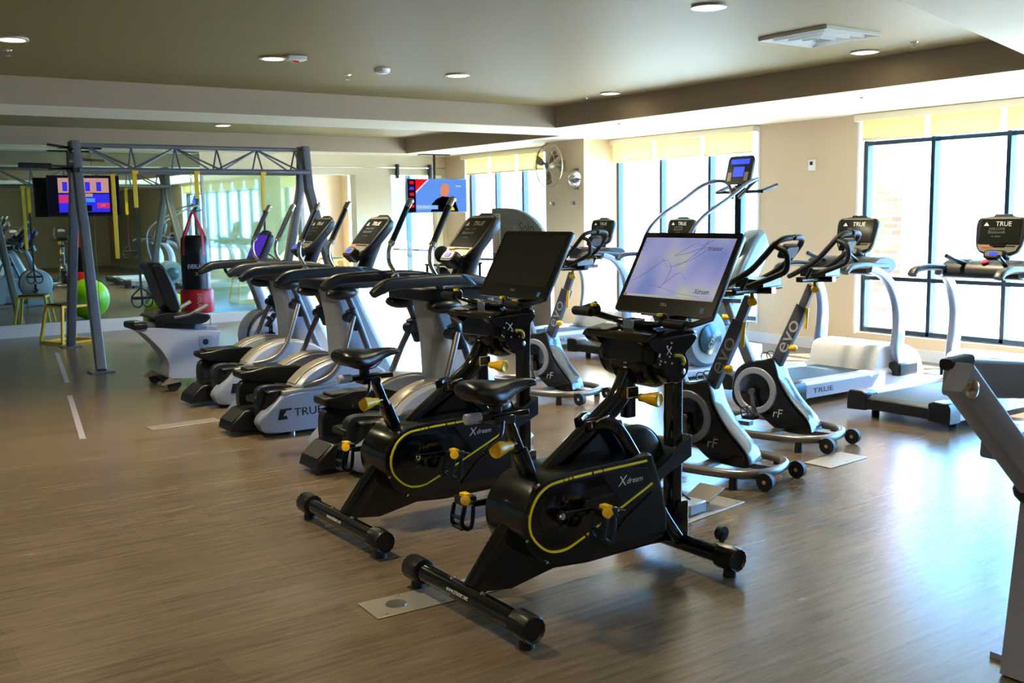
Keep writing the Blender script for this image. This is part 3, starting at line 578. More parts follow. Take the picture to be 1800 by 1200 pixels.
# ------------------------------------------------------------------ ellipticals
def make_elliptical(label):
    R = empty('elliptical_trainer', (2.68, 5.95, 0), 0, label, 'elliptical trainer', 'elliptical trainers in a row')
    def P(n, m, mt, p=R, bev=0, sub=0): return ob(n, m, mt, p, bev, sub)
    for sg in (-1, 1):
        y0, y1 = sg*.21, sg*.345
        m = M(); prof = sp2([(.09, .14), (.095, .075), (.16, .03), (.45, .022), (1.25, .022), (1.30, .10), (1.15, .32), (.75, .32), (.32, .31), (.21, .25)], 3)
        m.loft([[(( x-.7)*k+.7, y, (z-.16)*k+.16) for x, z in prof] for y, k in ((y0, .94), (y0+sg*.01, 1), (y1-sg*.015, 1), (y1, .95))])
        rail = P('side_beam', m, SIL)
        m = M(); m.sweep([(.27, (y0+y1)/2, .315), (.62, (y0+y1)/2, .335), (.70, (y0+y1)/2, .345)], rrect(.115, .03, .01), (0, 1, 0)); P('beam_cap', m, TIT, rail)
        m = M(); m.text('TRUE', .085, (.46, y1+sg*.0015, .165), (-sg, 0, 0) if sg > 0 else (1, 0, 0), (0, 0, 1), w=.23); a = .235 if sg < 0 else .66
        m.prism([(a-.02, .125), (a, .205), (a+.09, .205), (a+.09, .19), (a+.05, .19), (a+.02, .15), (a+.05, .15), (a+.06, .125)], y1, y1+sg*.003); P('lettering', m, BLK, rail)
        # crank shoulder disc
        m = M(); prof = sp2([(.40, .32), (.40, .37), (.50, .455), (.66, .515), (.84, .52), (1.04, .46), (1.22, .32), (1.32, .10), (.9, .05), (.55, .12)], 3)
        m.loft([[((x-.8)*k+.8, y, (z-.33)*k+.33) for x, z in prof] for y, k in ((sg*.12, .96), (sg*.13, 1), (sg*.29, 1), (sg*.325, .93))])
        d = P('crank_cover', m, SIW)
        m = M(); m.sweep(spline([(.39, sg*.21, .365), (.50, sg*.21, .457), (.66, sg*.21, .517), (.84, sg*.21, .522), (1.04, sg*.21, .462)], 4), rrect(.14, .02, .008), (0, 1, 0)); P('cover_trim', m, TIT, d)
        m = M()
        for x, z in ((.5, .5), (.47, .37), (.95, .45)): m.lathe((x, sg*.322, z), (0, sg, 0), [(0, .008), (.004, .003)], 8)
        # rear housings
        m = M(); m.prism(sp2([(.12, .10), (.11, .28), (.15, .36), (.30, .36), (.46, .31), (.40, .12), (.30, .03), (.15, .03)], 3), sg*.14, sg*.215); P('inner_panel', m, DGR, R, .008)
        m = M(); m.sweep([(.16, sg*.235, .05), (.19, sg*.235, .18), (.24, sg*.235, .325)], rrect(.11, .10, .04), (0, 1, 0)); m.bx(.17, .33, sg*.235-.06, sg*.235+.06, .315, .335); P('roller_housing', m, PLA, R, .01)
        m = M(); m.cyl((.35, sg*.28, 0), (.35, sg*.28, .03), .025); P('levelling_foot', m, CHR, R)
        # pedal
        zz, x0, x1 = (.40, .12, .80) if sg > 0 else (.25, .10, .66)
        m = M(); yc = sg*.20 if sg > 0 else -.11; wd = .095
        pf = [(x0, -.01), (x0+.0, .035), (x0+.10, .04), (x0+.22, .06), (x0+.45, .05), (x1, -.02), (x1, -.11), (x1-.1, -.12), (x0+.3, -.075), (x0+.08, -.05)]
        m.loft([[(x, yc+k*wd, zz+z) for x, z in pf] for k in (-1, 1)]); pd = P('pedal', m, PLA, R, .012)
        m = M(); m.bx(x0+.06, x0+.36, yc-.075, yc+.075, zz+.035, zz+.058); P('tread', m, RUB, pd, .008)
        # link and swing arm
        yh = sg*.27
        m = M(); zz0 = .04 if sg > 0 else 0
        m.tube([(.88, sg*.30, .84), (.81, sg*.335, .68), (.75, sg*.35, .54), (.67, sg*.35, .43), (.56, sg*.345, .375), (.44, sg*.31, .355)], .021, 12, smooth=4); P('link_arm', m, STL)
        m = M(); m.tube([(.745, yh, 1.20), (.80, yh, 1.09), (.87, yh, .95), (.93, yh, .80), (1.02, yh*.97, .56), (1.10, yh*.9, .38)], .026, 12, smooth=3); sw = P('swing_arm', m, EVO)
        m = M(); m.tube([(.745, yh, 1.22), (.715, yh, 1.27), (.705, yh, 1.32), (.712, yh, 1.38), (.735, yh, 1.43)], .0155, 12, smooth=3); hd = P('handle_tube', m, CHR, sw)
        m = M(); m.tube([(.732, yh, 1.42), (.86, yh, 1.66)], .0205, 14); P('foam_grip', m, RUB, sw)
        m = M(); m.cyl((.857, yh, 1.655), (.885, yh, 1.70), .022); m.ball((.885, yh, 1.695), .023, 10, 6); P('grip_cap', m, CHR, sw); m = M(); m.cyl((.722, yh, 1.405), (.738, yh, 1.425), .024); P('grip_ring', m, CHR, sw)
        m = M(); m.sweep([(.87, yh, .89), (.905, yh, .80), (.93, yh, .74)], rrect(.085, .075, .025), (0, 1, 0)); m.cyl((.85, yh-.04, .83), (.85, yh+.04, .83), .035); P('collar', m, PLA, R)
        m = M(); m.ball((.80, yh, 1.02), (.13, .075, .052), 16, 8); P('pivot_cover', m, PLA)
    # centre step
    m = M(); m.prism([(-.07, .035), (-.05, .10), (.05, .185), (.24, .185), (.46, .09), (.46, .03)], -.135, .135); st = P('step', m, PLA, R, .012)
    m = M(); m.fr((-.0, 0, .1435), (0, -1, 0), (.11, 0, .085)); m.box((0, 0, 0), (.23, .12, .006)); P('step_tread', m, RUB, st)
    # tower
    m = M(); rings = []
    for z, x0, x1, w in ((.03, .86, 1.60, .26), (.12, .87, 1.52, .25), (.30, .865, 1.38, .225), (.55, .86, 1.24, .19), (.80, .835, 1.12, .155), (1.0, .79, 1.03, .135), (1.14, .74, 1.02, .13)):
        c = (x0+x1)/2; a = (x1-x0)/2
        rings.append([(c+a*p, w*q, z) for p, q in ((-1, -.75), (-.78, -1), (.7, -1), (1, -.6), (1, .6), (.7, 1), (-.78, 1), (-1, .75))])
    rs = []
    for i in range(len(rings)-1):
        for k in range(4): t = k/4; rs.append([tuple(a[j]*(1-t)+b[j]*t for j in range(3)) for a, b in zip(rings[i], rings[i+1])])
    m.loft(rs+[rings[-1]]); tw = P('tower', m, SIW, R, .02)
    m = M(); m.text('CS900', .04, (1.19, -.215, .30), (1, 0, 0), (0, .07, 1)); P('model_lettering', m, DGR, tw)
    # handrail tray
    m = M()
    for sg in (-1, 1):
        pts = spline([(.24, sg*.35, 1.12), (.31, sg*.355, 1.162), (.42, sg*.355, 1.185), (.85, sg*.35, 1.188), (1.10, sg*.32, 1.15), (1.30, sg*.24, 1.06), (1.38, sg*.05, 1.03)], 4)
        n = len(pts); m.sweep(pts, rrect(.075, .062, .022), (0, 1, 0), sc=[(.7+.3*min(1, i/4), .7+.5*min(1, i/4)) for i in range(n)])
    m.loft([[(x, y, z) for x, y in rrect(.70, .60, .1)] for z in (1.05, 1.13)])
    for i in range(len(m.v)-2*16, len(m.v)): m.v[i].x += 1.02
    P('handrail_tray', m, DGR, R, .01)
    m = M(); m.prism([(.86, 1.222), (.91, 1.222), (.99, 1.145), (.94, 1.145)], -.390, -.312); P('blue_band', m, mat('blue band', (.03, .12, .26), .35), R, .012)
    m = M()
    for sg in (-1, 1): m.bx(.50, .66, sg*.355-.02, sg*.355+.02, 1.2225, 1.2265)
    P('pulse_plates', M().bx(.50, .66, -.375, -.335, 1.219, 1.2265), TIT); P('pulse_plates', M().bx(.50, .66, .335, .375, 1.219, 1.2265), TIT)
    m = M(); m.sweep([(1.10, 0, 1.09), (1.17, 0, 1.25), (1.24, 0, 1.40)], rrect(.13, .09, .03), (0, 1, 0)); P('console_neck', m, DGR)
    console(R, (1.17, 0, 1.44), (.36, 0, .40), .37, .46)
    return R
e1 = make_elliptical('silver elliptical trainer nearest the exercise bikes, model number on its tower partly hidden by the saddle')
e1['label'] = 'silver elliptical trainer nearest the camera, directly behind the exercise bikes'
dup(e1, (2.68, 7.43, 0), 0, 'middle one of the three silver elliptical trainers, lettered on its side beam')
dup(e1, (2.83, 8.80, 0), 0, 'farthest of the three silver elliptical trainers, next to the recumbent bike')
# ------------------------------------------------------------------ recumbent bike
R = empty('recumbent_bike', (2.75, 9.95, 0), 0, 'white recumbent bike with black backrest seat at the far end of the row', 'recumbent bike')
def P(n, m, mt, p=None, bev=0, sub=0): return ob(n, m, mt, p or R, bev, sub)
m = M(); m.prism(sp2([(-.05, .60), (.0, .53), (.13, .38), (.20, .24), (.19, .12), (.25, .09), (.60, .07), (.66, .12), (.70, .46), (.66, .52)], 3), -.14, .14); hs = P('rear_housing', m, SIW, None, .01)
m = M(); m.sweep([(-.08, 0, .635), (.70, 0, .535)], rrect(.16, .05, .01), (0, 1, 0)); P('seat_rail', m, SIL)
m = M(); m.bx(.50, .62, -.144, -.139, .1, .48); m.mt(1); m.lathe((.56, -.143, .42), (0, -1, 0), [(0, .03), (.004, .028)], 14); P('side_panel', m, [SIL, DGR], hs)
m = M(); m.bx(-.12, .02, -.17, .17, .585, .65); P('rear_handle', m, PLA, None, .02)
m = M(); m.prism(sp2([(.05, .70), (.12, .66), (.45, .60), (.58, .63), (.58, .69), (.40, .70), (.2, .73)], 3), -.2, .2); st = P('seat', m, VIN, None, .02)
m = M(); m.prism([(.12, .55), (.46, .52), (.48, .62), (.10, .66)], -.12, .12); P('seat_carriage', m, PLA)
m = M(); m.prism(sp2([(.27, .72), (.33, .80), (.22, 1.12), (.13, 1.20), (.07, 1.17), (.12, 1.02), (.20, .78)], 3), -.19, .19); P('backrest', m, VIN, None, .03)
for sg in (-1, 1):
    m = M(); m.tube([(.25, sg*.21, .68), (.38, sg*.24, .70), (.52, sg*.25, .76)], .016, 10); sh = P('side_handle', m, STL); m = M(); m.tube([(.44, sg*.245, .725), (.56, sg*.255, .785)], .02, 10); P('grip', m, TIT, sh)
m = M(); m.tube([(.22, -.30, .06), (.22, .30, .06)], .035, 12); rs_ = P('rear_stabiliser', m, PLA)
for sg in (-1, 1):
    m = M(); m.cyl((.18, sg*.30-.02, .05), (.18, sg*.30+.02, .05), .05); P('wheel', m, RUB, rs_); m = M(); m.prism([(.08, .07), (.16, .13), (.24, .09)], sg*.3-.04, sg*.3+.04); P('wheel_cover', m, TIT, rs_)
m = M(); m.sweep([(.60, 0, .15), (1.05, 0, .15), (1.45, 0, .12)], rrect(.16, .14, .03), (0, 1, 0)); P('main_beam', m, SIL, None, .01)
m = M(); m.lathe((1.25, -.17, .42), (0, 1, 0), [(0, .05), (0, .24), (.02, .27), (.30, .27), (.32, .24), (.32, .05)], 36); m.bx(1.05, 1.5, -.13, .11, .02, .35); fh = P('front_housing', m, SIW, None, .01)
m = M(); m.torus((1.25, -.172, .42), (0, 1, 0), .275, .016, 36, 8); P('housing_rim', m, DGR, fh)
m = M(); m.cyl((1.19, -.18, .43), (1.19, -.24, .43), .05); m.sweep([(1.19, -.23, .43), (1.19, -.23, .57)], rrect(.02, .04, .005), (0, 1, 0)); m.sweep([(1.19, .2, .43), (1.19, .2, .28)], rrect(.02, .04, .005), (0, 1, 0)); ck = P('crank', m, BLK)
for y, z in ((-.3, .60), (.27, .27)): m = M(); m.fr((1.17, y, z), (.6, 0, .8), (0, 1, 0)); m.box((0, 0, 0), (.16, .10, .03)); m.box((.0, 0, .03), (.03, .12, .05)); P('pedal', m, PLA, ck, .01)
m = M(); m.sweep([(1.24, 0, .62), (1.14, 0, .92), (1.08, 0, 1.06)], rrect(.13, .09, .02), (0, 1, 0)); P('console_post', m, SIL, None, .01)
m = M(); m.tube(spline([(.92, -.25, 1.16), (.95, -.24, 1.05), (1.05, -.05, 1.03), (1.05, .05, 1.03), (.95, .24, 1.05), (.92, .25, 1.16)], 4), .017, 10); P('handlebar', m, PLA)
console(R, (1.17, 0, 1.28), (.20, 0, .40), .36, .44, purple=True)
# ------------------------------------------------------------------ treadmills
def make_treadmill(label):
    R = empty('treadmill', (6.61, 5.84, 0), 0, label, 'treadmill', 'treadmills facing the windows')
    def P(n, m, mt, p=R, bev=0, sub=0): return ob(n, m, mt, p, bev, sub)
    m = M(); m.bx(.06, 1.75, -.30, .30, .06, .165); dk = P('deck', m, DGR, R, .004)
    m = M(); m.sweep([(.05, 0, .13), (.035, 0, .155), (.06, 0, .172), (1.25, 0, .172)], rect(.52, .006), (0, 1, 0)); P('running_belt', m, mat('belt with painted reflection', (.02, .06, .11), .42, bump=.2), R)  # blue of the belt is reflected light painted into the base colour
    for sg in (-1, 1):
        m = M(); m.prism([(sg*.27, .175), (sg*.30, .195), (sg*.40, .195), (sg*.425, .17), (sg*.425, .06), (sg*.27, .06)], .14, 1.72, 'x'); rl = P('side_rail', m, SIW, R, .005)
        m = M(); m.text('TRUE', .06, (.36, sg*.427, .115), (-sg, 0, 0) if sg > 0 else (1, 0, 0), (0, 0, 1), w=.26); P('lettering', m, DGR, rl)
        m = M(); m.prism([(sg*.26, .06), (sg*.26, .19), (sg*.30, .205), (sg*.415, .205), (sg*.435, .17), (sg*.435, .05)], -.005, .145, 'x'); P('end_cap', m, PLA, R, .01)
        m = M(); m.cyl((.22, sg*.33, 0), (.22, sg*.33, .06), .03); m.cyl((1.55, sg*.33, 0), (1.55, sg*.33, .06), .035); P('foot', m, RUB)
        # upright
        m = M(); y = sg*.41
        pts = spline([(1.46, y, .22), (1.38, y, .34), (1.40, y, .55), (1.38, y*.98, .75), (1.30, y*.95, .92), (1.18, y*.9, 1.03), (1.04, y*.86, 1.08)], 4); n = len(pts)
        m.sweep(pts, rrect(.07, .12, .025), (0, 1, 0), sc=[(1.1-.25*i/n, 1.35-.75*min(1, i/n*1.3)) for i in range(n)]); up = P('upright', m, SIL)
        m = M(); m.bx(1.30, 1.58, sg*.43-.07, sg*.43+.05, .13, .25); P('upright_shoe', m, PLA, up, .02)
        m = M(); m.sweep(spline([(1.30, sg*.33, 1.09), (1.12, sg*.34, 1.10), (.90, sg*.35, 1.115), (.74, sg*.36, 1.10), (.69, sg*.36, 1.06)], 4), rrect(.075, .05, .02), (0, 1, 0)); P('arm_rest', m, DGR, R)
        m = M(); m.tube([(1.17, sg*.15, 1.12), (1.02, sg*.2, 1.17), (.93, sg*.22, 1.21)], .018, 10); P('front_grip', m, PLA, R)
    m = M(); m.prism([(0, .07), (0, .15), (.03, .165), (.06, .15), (.06, .07)], -.27, .27); P('rear_roller_guard', m, PLA, R, .006)
    m = M(); m.loft([[(x, y, z) for x, z in sp2([(1.15, .17), (1.18, .33), (1.26, .40), (1.55, .39), (1.78, .30), (1.86, .16), (1.84, .07), (1.2, .07)], 3)] for y in (-.36, .36)]); P('motor_hood', m, mat('white hood', (.78, .8, .82), .35), R, .02)
    m = M(); m.prism(sp2([(1.08, 1.03), (1.10, 1.13), (1.20, 1.17), (1.36, 1.16), (1.42, 1.08), (1.30, 1.02)], 3), -.36, .36); m.mt(1); m.lathe((1.12, 0, 1.15), (-.5, 0, 1), [(0, .03), (.02, .028)], 14); m.mt(0); P('dashboard', m, [DGR, RED], R, .01)
    for sg in (-1, 1): m = M(); m.lathe((1.22, sg*.22, 1.16), (0, 0, 1), [(0, .07), (.012, .068), (.004, .055)], 18); P('cup_holder', m, SIL, R)
    m = M(); m.sweep([(1.30, 0, 1.12), (1.32, 0, 1.22), (1.33, 0, 1.30)], rrect(.16, .07, .02), (0, 1, 0)); P('console_neck', m, PLA)
    console(R, (1.32, 0, 1.355), (.10, 0, .40), .42, .37)
    return R
t1 = make_treadmill('treadmill in front of the wall left of the large window, with a sunlit belt')
dup(t1, (6.71, 4.55, 0), 0, 'rightmost treadmill, standing before the large right window')
dup(t1, (7.17, 8.64, 0), 0, 'treadmill half hidden behind the lit monitor, before the middle window')
dup(t1, (7.10, 9.95, 0), 0, 'farthest treadmill, in front of the column with the wall fan')
# ------------------------------------------------------------------ spin bikes (graphite)
def make_spin(label):
    R = empty('spin_bike', (4.57, 4.48, 0), math.atan2(-.98, .21), label, 'spin bike', 'graphite spin bikes')
    def P(n, m, mt, p=R, bev=0, sub=0): return ob(n, m, mt, p, bev, sub)
    m = M(); pts = spline([(.50, -.17, .085), (.54, 0, .085), (.50, .17, .085), (.36, .27, .085), (.0, .30, .085), (-.40, .27, .085), (-.60, .18, .085), (-.64, 0, .085), (-.60, -.18, .085), (-.40, -.27, .085), (.0, -.30, .085), (.36, -.27, .085)], 5, True)
    m.tube(pts, .027, 14, closed=True, ref=(0, 0, 1)); lp = P('base_loop', m, STL)
    m = M(); m.bx(.28, .53, -.03, .03, .075, .105); m.bx(-.62, -.1, -.03, .03, .075, .105); m.bx(.12, .2, -.28, .28, .075, .10); m.bx(-.3, -.22, -.28, .28, .075, .10); P('base_struts', m, STL, lp)
    for sg in (-1, 1):
        m = M(); m.cyl((.57, sg*.19-.018, .055), (.57, sg*.19+.018, .055), .052, seg=20); m.sweep([(.49, sg*.18, .09), (.57, sg*.19, .055)], rrect(.03, .04, .01), (0, 1, 0)); w = P('transport_wheel', m, RUB, lp)
        m = M(); m.cyl((.57, sg*.19-.022, .055), (.57, sg*.19+.022, .055), .012); P('axle', m, CHR, w)
        for x in (.40, -.45): m = M(); m.cyl((x, sg*.26, 0), (x, sg*.26, .07), .028, .022); P('foot', m, RUB, lp)
    m = M(); prof = sp2([(-.22, .34), (-.20, .46), (-.12, .535), (-.0, .56), (.10, .58), (.125, .50), (.15, .42), (.24, .29), (.36, .17), (.39, .10), (.35, .075), (.15, .085), (.08, .12), (.0, .175), (-.12, .185), (-.21, .25)], 3)
    m.loft([[((x-.0)*k, y, (z-.35)*k+.35) for x, z in prof] for y, k in ((-.075, .95), (-.06, 1), (.06, 1), (.075, .95))]); bd = P('body_shell', m, EBL, R)
    m = M(); m.sweep(spline([(.105, 0, .575), (.13, 0, .50), (.155, 0, .43), (.245, 0, .30), (.365, 0, .18), (.395, 0, .10)], 4), rrect(.152, .012, .004), (0, 1, 0)); P('shell_edge', m, mat('satin edge', (.03, .045, .06), .18, 0, .5), bd)
    for sg in (-1, 1):
        m = M(); m.lathe((-.03, sg*.075, .345), (0, sg, 0), [(0, .165), (.012, .16), (.012, .125), (.006, .12)], 40); P('disc_ring', m, SIW if sg < 0 else SIL, bd)
        m = M(); m.lathe((-.03, sg*.08, .345), (0, sg, 0), [(0, .122), (.003, .11), (.003, .03), (.03, .028), (.032, .01)], 32); P('disc', m, BLK, bd)
    m = M(); m.text('rF', .085, (.14, -.0765, .20), (1, 0, .0), (0, 0, 1), shear=.2); P('lettering', m, mat('light grey print', (.5, .52, .56), .45), bd)
    for sg, a in ((-1, -80), (1, 100)):
        dx, dz = .17*cos(radians(a)), .17*sin(radians(a)); m = M(); m.sweep([(-.03, sg*.12, .345), (-.03+dx, sg*.135, .345+dz)], rrect(.016, .034, .008), (0, 1, 0), sc=[1, .7]); m.cyl((-.03, sg*.1, .345), (-.03, sg*.135, .345), .022); m.T = Matrix.Identity(4); c = P('crank_arm', m, STL)
        m = M(); x, y, z = -.03+dx, sg*.19, .345+dz; m.box((x, y, z), (.09, .075, .02)); m.tube(spline([(x-.04, y-.04, z), (x-.05, y-.04, z+.06), (x+.0, y-.04, z+.07), (x+.05, y-.03, z)], 3), .004, 6); m.tube(spline([(x-.04, y+.04, z), (x-.05, y+.04, z+.06), (x+.0, y+.04, z+.07), (x+.05, y+.03, z)], 3), .004, 6); P('pedal', m, PLA, R)
    # handlebar post
    m = M(); m.sweep([(.075, 0, .50), (.285, 0, .95)], rrect(.07, .082, .012), (0, 1, 0)); fp = P('front_post', m, EVO, R)
    m = M(); d = Vector((.21, 0, .45)).normalized(); m.text('evo', .14, (.19, -.0365, .74), (d.x, 0, d.z), (-d.z, 0, d.x), w=.24); P('lettering', m, mat('light grey print', (.5, .52, .56), .45), fp)
    m = M(); m.sweep([(.28, 0, .94), (.345, 0, 1.09)], rrect(.045, .055, .006), (0, 1, 0)); ip = P('inner_post', m, STL, R)
    m = M(); m.tube([(.33, -.03, .94), (.335, -.05, .90), (.33, -.05, .80)], .012, 10); P('yellow_lever', m, YEL)
    m = M(); m.ball((.24, -.05, .66), (.03, .03, .025), 12, 7); m.lathe((.22, -.02, .66), (.3, -1, 0), [(0, .014), (.04, .018), (.05, .01)], 10); P('resistance_knob', m, YEL)
    m = M(); m.lathe((.39, -.05, 1.09), (.3, -.5, -.45), [(-.03, .012), (.0, .014), (.02, .026), (.04, .028), (.05, .012)], 14); P('handlebar_knob', m, YEL)
    m = M(); m.sweep([(.24, 0, 1.125), (.50, 0, 1.135)], rrect(.05, .035, .008), (0, 1, 0)); P('slider', m, BLK, R)
    m = M(); m.tube([(.40, -.27, 1.14), (.40, .27, 1.14)], .015, 10); P('cross_bar', m, PLA)
    m = M(); lp_ = spline([(.24, -.12, 1.155), (.32, -.17, 1.185), (.45, -.175, 1.26), (.54, -.17, 1.35), (.60, -.14, 1.425), (.62, 0, 1.44), (.60, .14, 1.425), (.54, .17, 1.35), (.45, .175, 1.26), (.32, .17, 1.185), (.24, .12, 1.155)], 4)
    m.tube(lp_, .0175, 10); P('aero_handlebar', m, RUB)
    m = M(); m.tube([(.58, -.155, 1.40), (.66, -.165, 1.36), (.665, -.165, 1.27), (.60, -.16, 1.23), (.42, -.15, 1.165)], .0165, 10, smooth=4); P('bar_end', m, RUB)
    m = M(); m.box((.40, 0, 1.18), (.18, .22, .05)); m.tube([(.40, -.20, 1.14), (.44, -.20, 1.22)], .014, 8); m.tube([(.40, .20, 1.14), (.44, .20, 1.22)], .014, 8); P('handlebar_cradle', m, PLA, R, .015)
    m = M(); m.fr((.58, 0, 1.365), (0, -1, 0), (.35, 0, .8)); m.loft([[(x*k, y*k, z) for x, y in rrect(.17, .085, .02)] for z, k in ((-.03, .8), (0, 1), (.008, .96))]); cs = P('display', m, DGR)
    m = M(); m.fr((.58, 0, 1.365), (0, -1, 0), (.35, 0, .8)); m.box((0, 0, .009), (.14, .06, .003)); P('display_window', m, mat('grey lcd', (.22, .25, .27), .3), cs)
    # seat
    m = M(); m.sweep([(-.10, 0, .50), (-.24, 0, .80)], rrect(.06, .07, .012), (0, 1, 0)); m.sweep([(-.24, 0, .79), (-.31, 0, .95)], rrect(.04, .045, .008), (0, 1, 0)); m.bx(-.42, -.18, -.022, .022, .945, .975); P('seat_post', m, EVO, R)
    m = M(); m.loft([[(x, w*cos(2*pi*i/12), z+t*sin(2*pi*i/12)) for i in range(12)] for x, w, z, t in ((-.46, .05, 1.02, .02), (-.44, .09, 1.02, .035), (-.38, .10, 1.02, .04), (-.30, .07, 1.02, .035), (-.22, .03, 1.02, .025), (-.16, .018, 1.015, .015))]); P('saddle', m, VIN, R, 0, 1)
    m = M(); m.tube([(-.28, .0, .84), (-.33, -.02, .84)], .02, 10); P('seat_knob', m, YEL)
    return R
s1 = make_spin('graphite spin bike close behind the lit monitor bike, left one of the right pair')
rz = s1.rotation_euler.z
dup(s1, (5.585, 4.84, 0), rz, 'graphite spin bike beside the sunlit treadmill, right one of the right pair')
dup(s1, (5.43, 7.22, 0), rz, 'graphite spin bike seen between the two monitors, farther back')
# ------------------------------------------------------------------ stair climber
R = empty('stair_climber', (7.0, 7.3, 0), 0, 'tall stair climber with long curved handrails and blue display before the middle window', 'stair climber')
m = M(); m.bx(-.2, 1.25, -.32, .32, .02, .09); m.bx(.2, 1.25, -.12, .12, .09, .22); P('base', m, SIL, R, .015)
m = M(); m.sweep([(1.02, 0, .1), (1.02, 0, 1.85)], rrect(.08, .09, .015), (0, 1, 0)); P('mast', m, BLK)
m = M(); m.sweep(spline([(.75, 0, .15), (.85, 0, .55), (1.02, 0, .90), (1.22, 0, 1.20), (1.30, 0, 1.26)], 4), rrect(.26, .30, .06), (0, 1, 0)); P('shroud', m, mat('blue grey shroud', (.10, .17, .22), .3, .2, .3))
for sg in (-1, 1):
    m = M(); m.lathe((.32, sg*.16, .36), (0, sg, 0), [(0, .05), (0, .27), (.05, .29), (.10, .24), (.11, .05)], 40); c = P('crank_disc', m, mat('blue grey cover', (.13, .2, .24), .35, .2))
    m = M(); m.lathe((.32, sg*.27, .36), (0, sg, 0), [(-.02, .15), (.015, .145), (.03, .10), (.04, .02)], 32); P('hub_cap', m, mat('dark teal cap', (.02, .06, .085), .2, .3), c)
    if sg < 0: m = M(); m.text('CYBEX', .06, (.32, -.315, .36), (.6, 0, .8), (-.8, 0, .6)); P('lettering', m, TIT, c)
    m = M(); m.bx(-.12, .22, sg*.19-.06, sg*.19+.06, .40, .44); m.sweep([(.2, sg*.19, .42), (.7, sg*.19, .45)], rrect(.05, .05, .01), (0, 1, 0)); P('foot_pedal', m, PLA, R, .01)
    m = M(); m.tube([(.95, sg*.04, 1.72), (1.02, sg*.16, 1.86), (.98, sg*.26, 1.90), (.78, sg*.30, 1.85), (.50, sg*.30, 1.70), (.20, sg*.30, 1.55), (.03, sg*.30, 1.40), (-.05, sg*.29, 1.2), (-.02, sg*.27, .8), (.1, sg*.24, .5), (.2, sg*.2, .15)], .019, 10, smooth=4); P('handrail', m, EVO)
m = M(); m.tube([(1.0, -.30, 1.78), (1.0, .30, 1.78)], .018, 10); m.tube([(1.0, -.30, 1.78), (1.2, -.32, 1.84)], .02, 10); m.tube([(1.0, .30, 1.78), (1.2, .32, 1.84)], .02, 10); m.ball((1.0, .0, 1.80), (.06, .09, .05), 12, 6); P('cross_handle', m, PLA)
m = M(); T = frame((1.0, 0, 2.0), (0, -1, 0), (.25, 0, .9)); m.T = T; m.loft([[(x*k, y*k, z) for x, y in rrect(.34, .30, .04)] for z, k in ((-.06, .85), (-.01, 1), (.0, .98))]); c = P('display_console', m, DGR)
m = M(); m.T = T; m.mt(0); m.box((0, .085, .002), (.24, .05, .004)); m.box((.0, -.02, .002), (.14, .10, .004)); m.mt(1); m.box((-.11, -.07, .002), (.05, .09, .004)); m.box((.11, -.07, .002), (.05, .09, .004)); P('display_panel', m, [BLU, TIT], c)
m = M(); m.tube([(1.02, 0, 1.84), (1.03, 0, 1.96)], .03, 10); P('console_stalk', m, PLA)
# ------------------------------------------------------------------ truss rig
R = empty('suspension_rig', (2.88, 12.7, 0), 0, 'grey steel truss frame on A-shaped legs spanning before the mirrors', 'training rig')
L_ = 2.82
def leg(x, y1, x1):
    m = M(); s = 1 if y1 > 0 else -1
    m.sweep([(x, s*.06, 2.49), (x, s*.14, 2.02), (x+(x1-x)*.5, s*.62, 1.25), (x1, y1, 0.02)] if False else [(x, s*.05, 2.50), (x, s*.13, 1.95), (x1, y1, .015)], rrect(.10, .10, .012), (1, 0, 0))
    l = ob('leg', m, TRS, R); m = M(); m.bx(x1-.12, x1+.12, y1-.10, y1+.10, 0, .015); ob('foot_plate', m, TRS, l)
leg(0, 1.3, .10); leg(0, -1.3, -.17); leg(L_, 1.3, L_+.05); leg(L_, -1.3, L_-.05)
m = M(); m.tube([(0, 0, 2.46), (L_, 0, 2.46)], .026, 12); ob('top_chord', m, TRS, R)
for y in (-.17, .17): m = M(); m.tube([(0, y, 2.17), (L_, y, 2.17)], .03, 12); ob('bottom_chord', m, TRS, R)
n = 5
for i in range(n):
    xa, xb = .12+(L_-.24)*i/n, .12+(L_-.24)*(i+1)/n
    for y in (-.17, .17):
        m = M(); a, b = ((xa, 0, 2.45), (xb, y, 2.18)) if i % 2 == 0 else ((xa, y, 2.18), (xb, 0, 2.45))
        m.tube([a, b], .011, 8); ob('brace_rod', m, TRS, R)
        m = M(); m.tube([(xb, 0, 2.45), (xb, y, 2.18)], .011, 8); ob('brace_rod', m, TRS, R)
    m = M(); m.tube([(xb, -.17, 2.17), (xb, .17, 2.17)], .012, 8); ob('cross_rod', m, TRS, R)
for z in (2.42, 2.30, 2.2):
    m = M(); m.tube([(.0, 0, z), (-.30 if z != 2.30 else .3, -.1, z+(.03 if z > 2.4 else -.02))], .016, 8); m.ball((-.05, -.1, z-.03), .03, 8, 6); ob('hook_arm', m, CHR if z == 2.30 else BLK, R)
m = M(); m.tube([(-.02, -.12, 2.21), (-.30, -.12, 2.215)], .012, 8); m.tube([(-.28, -.12, 2.215), (-.62, -.12, 2.22)], .03, 12); ob('side_grip_bar', m, RUB, R)
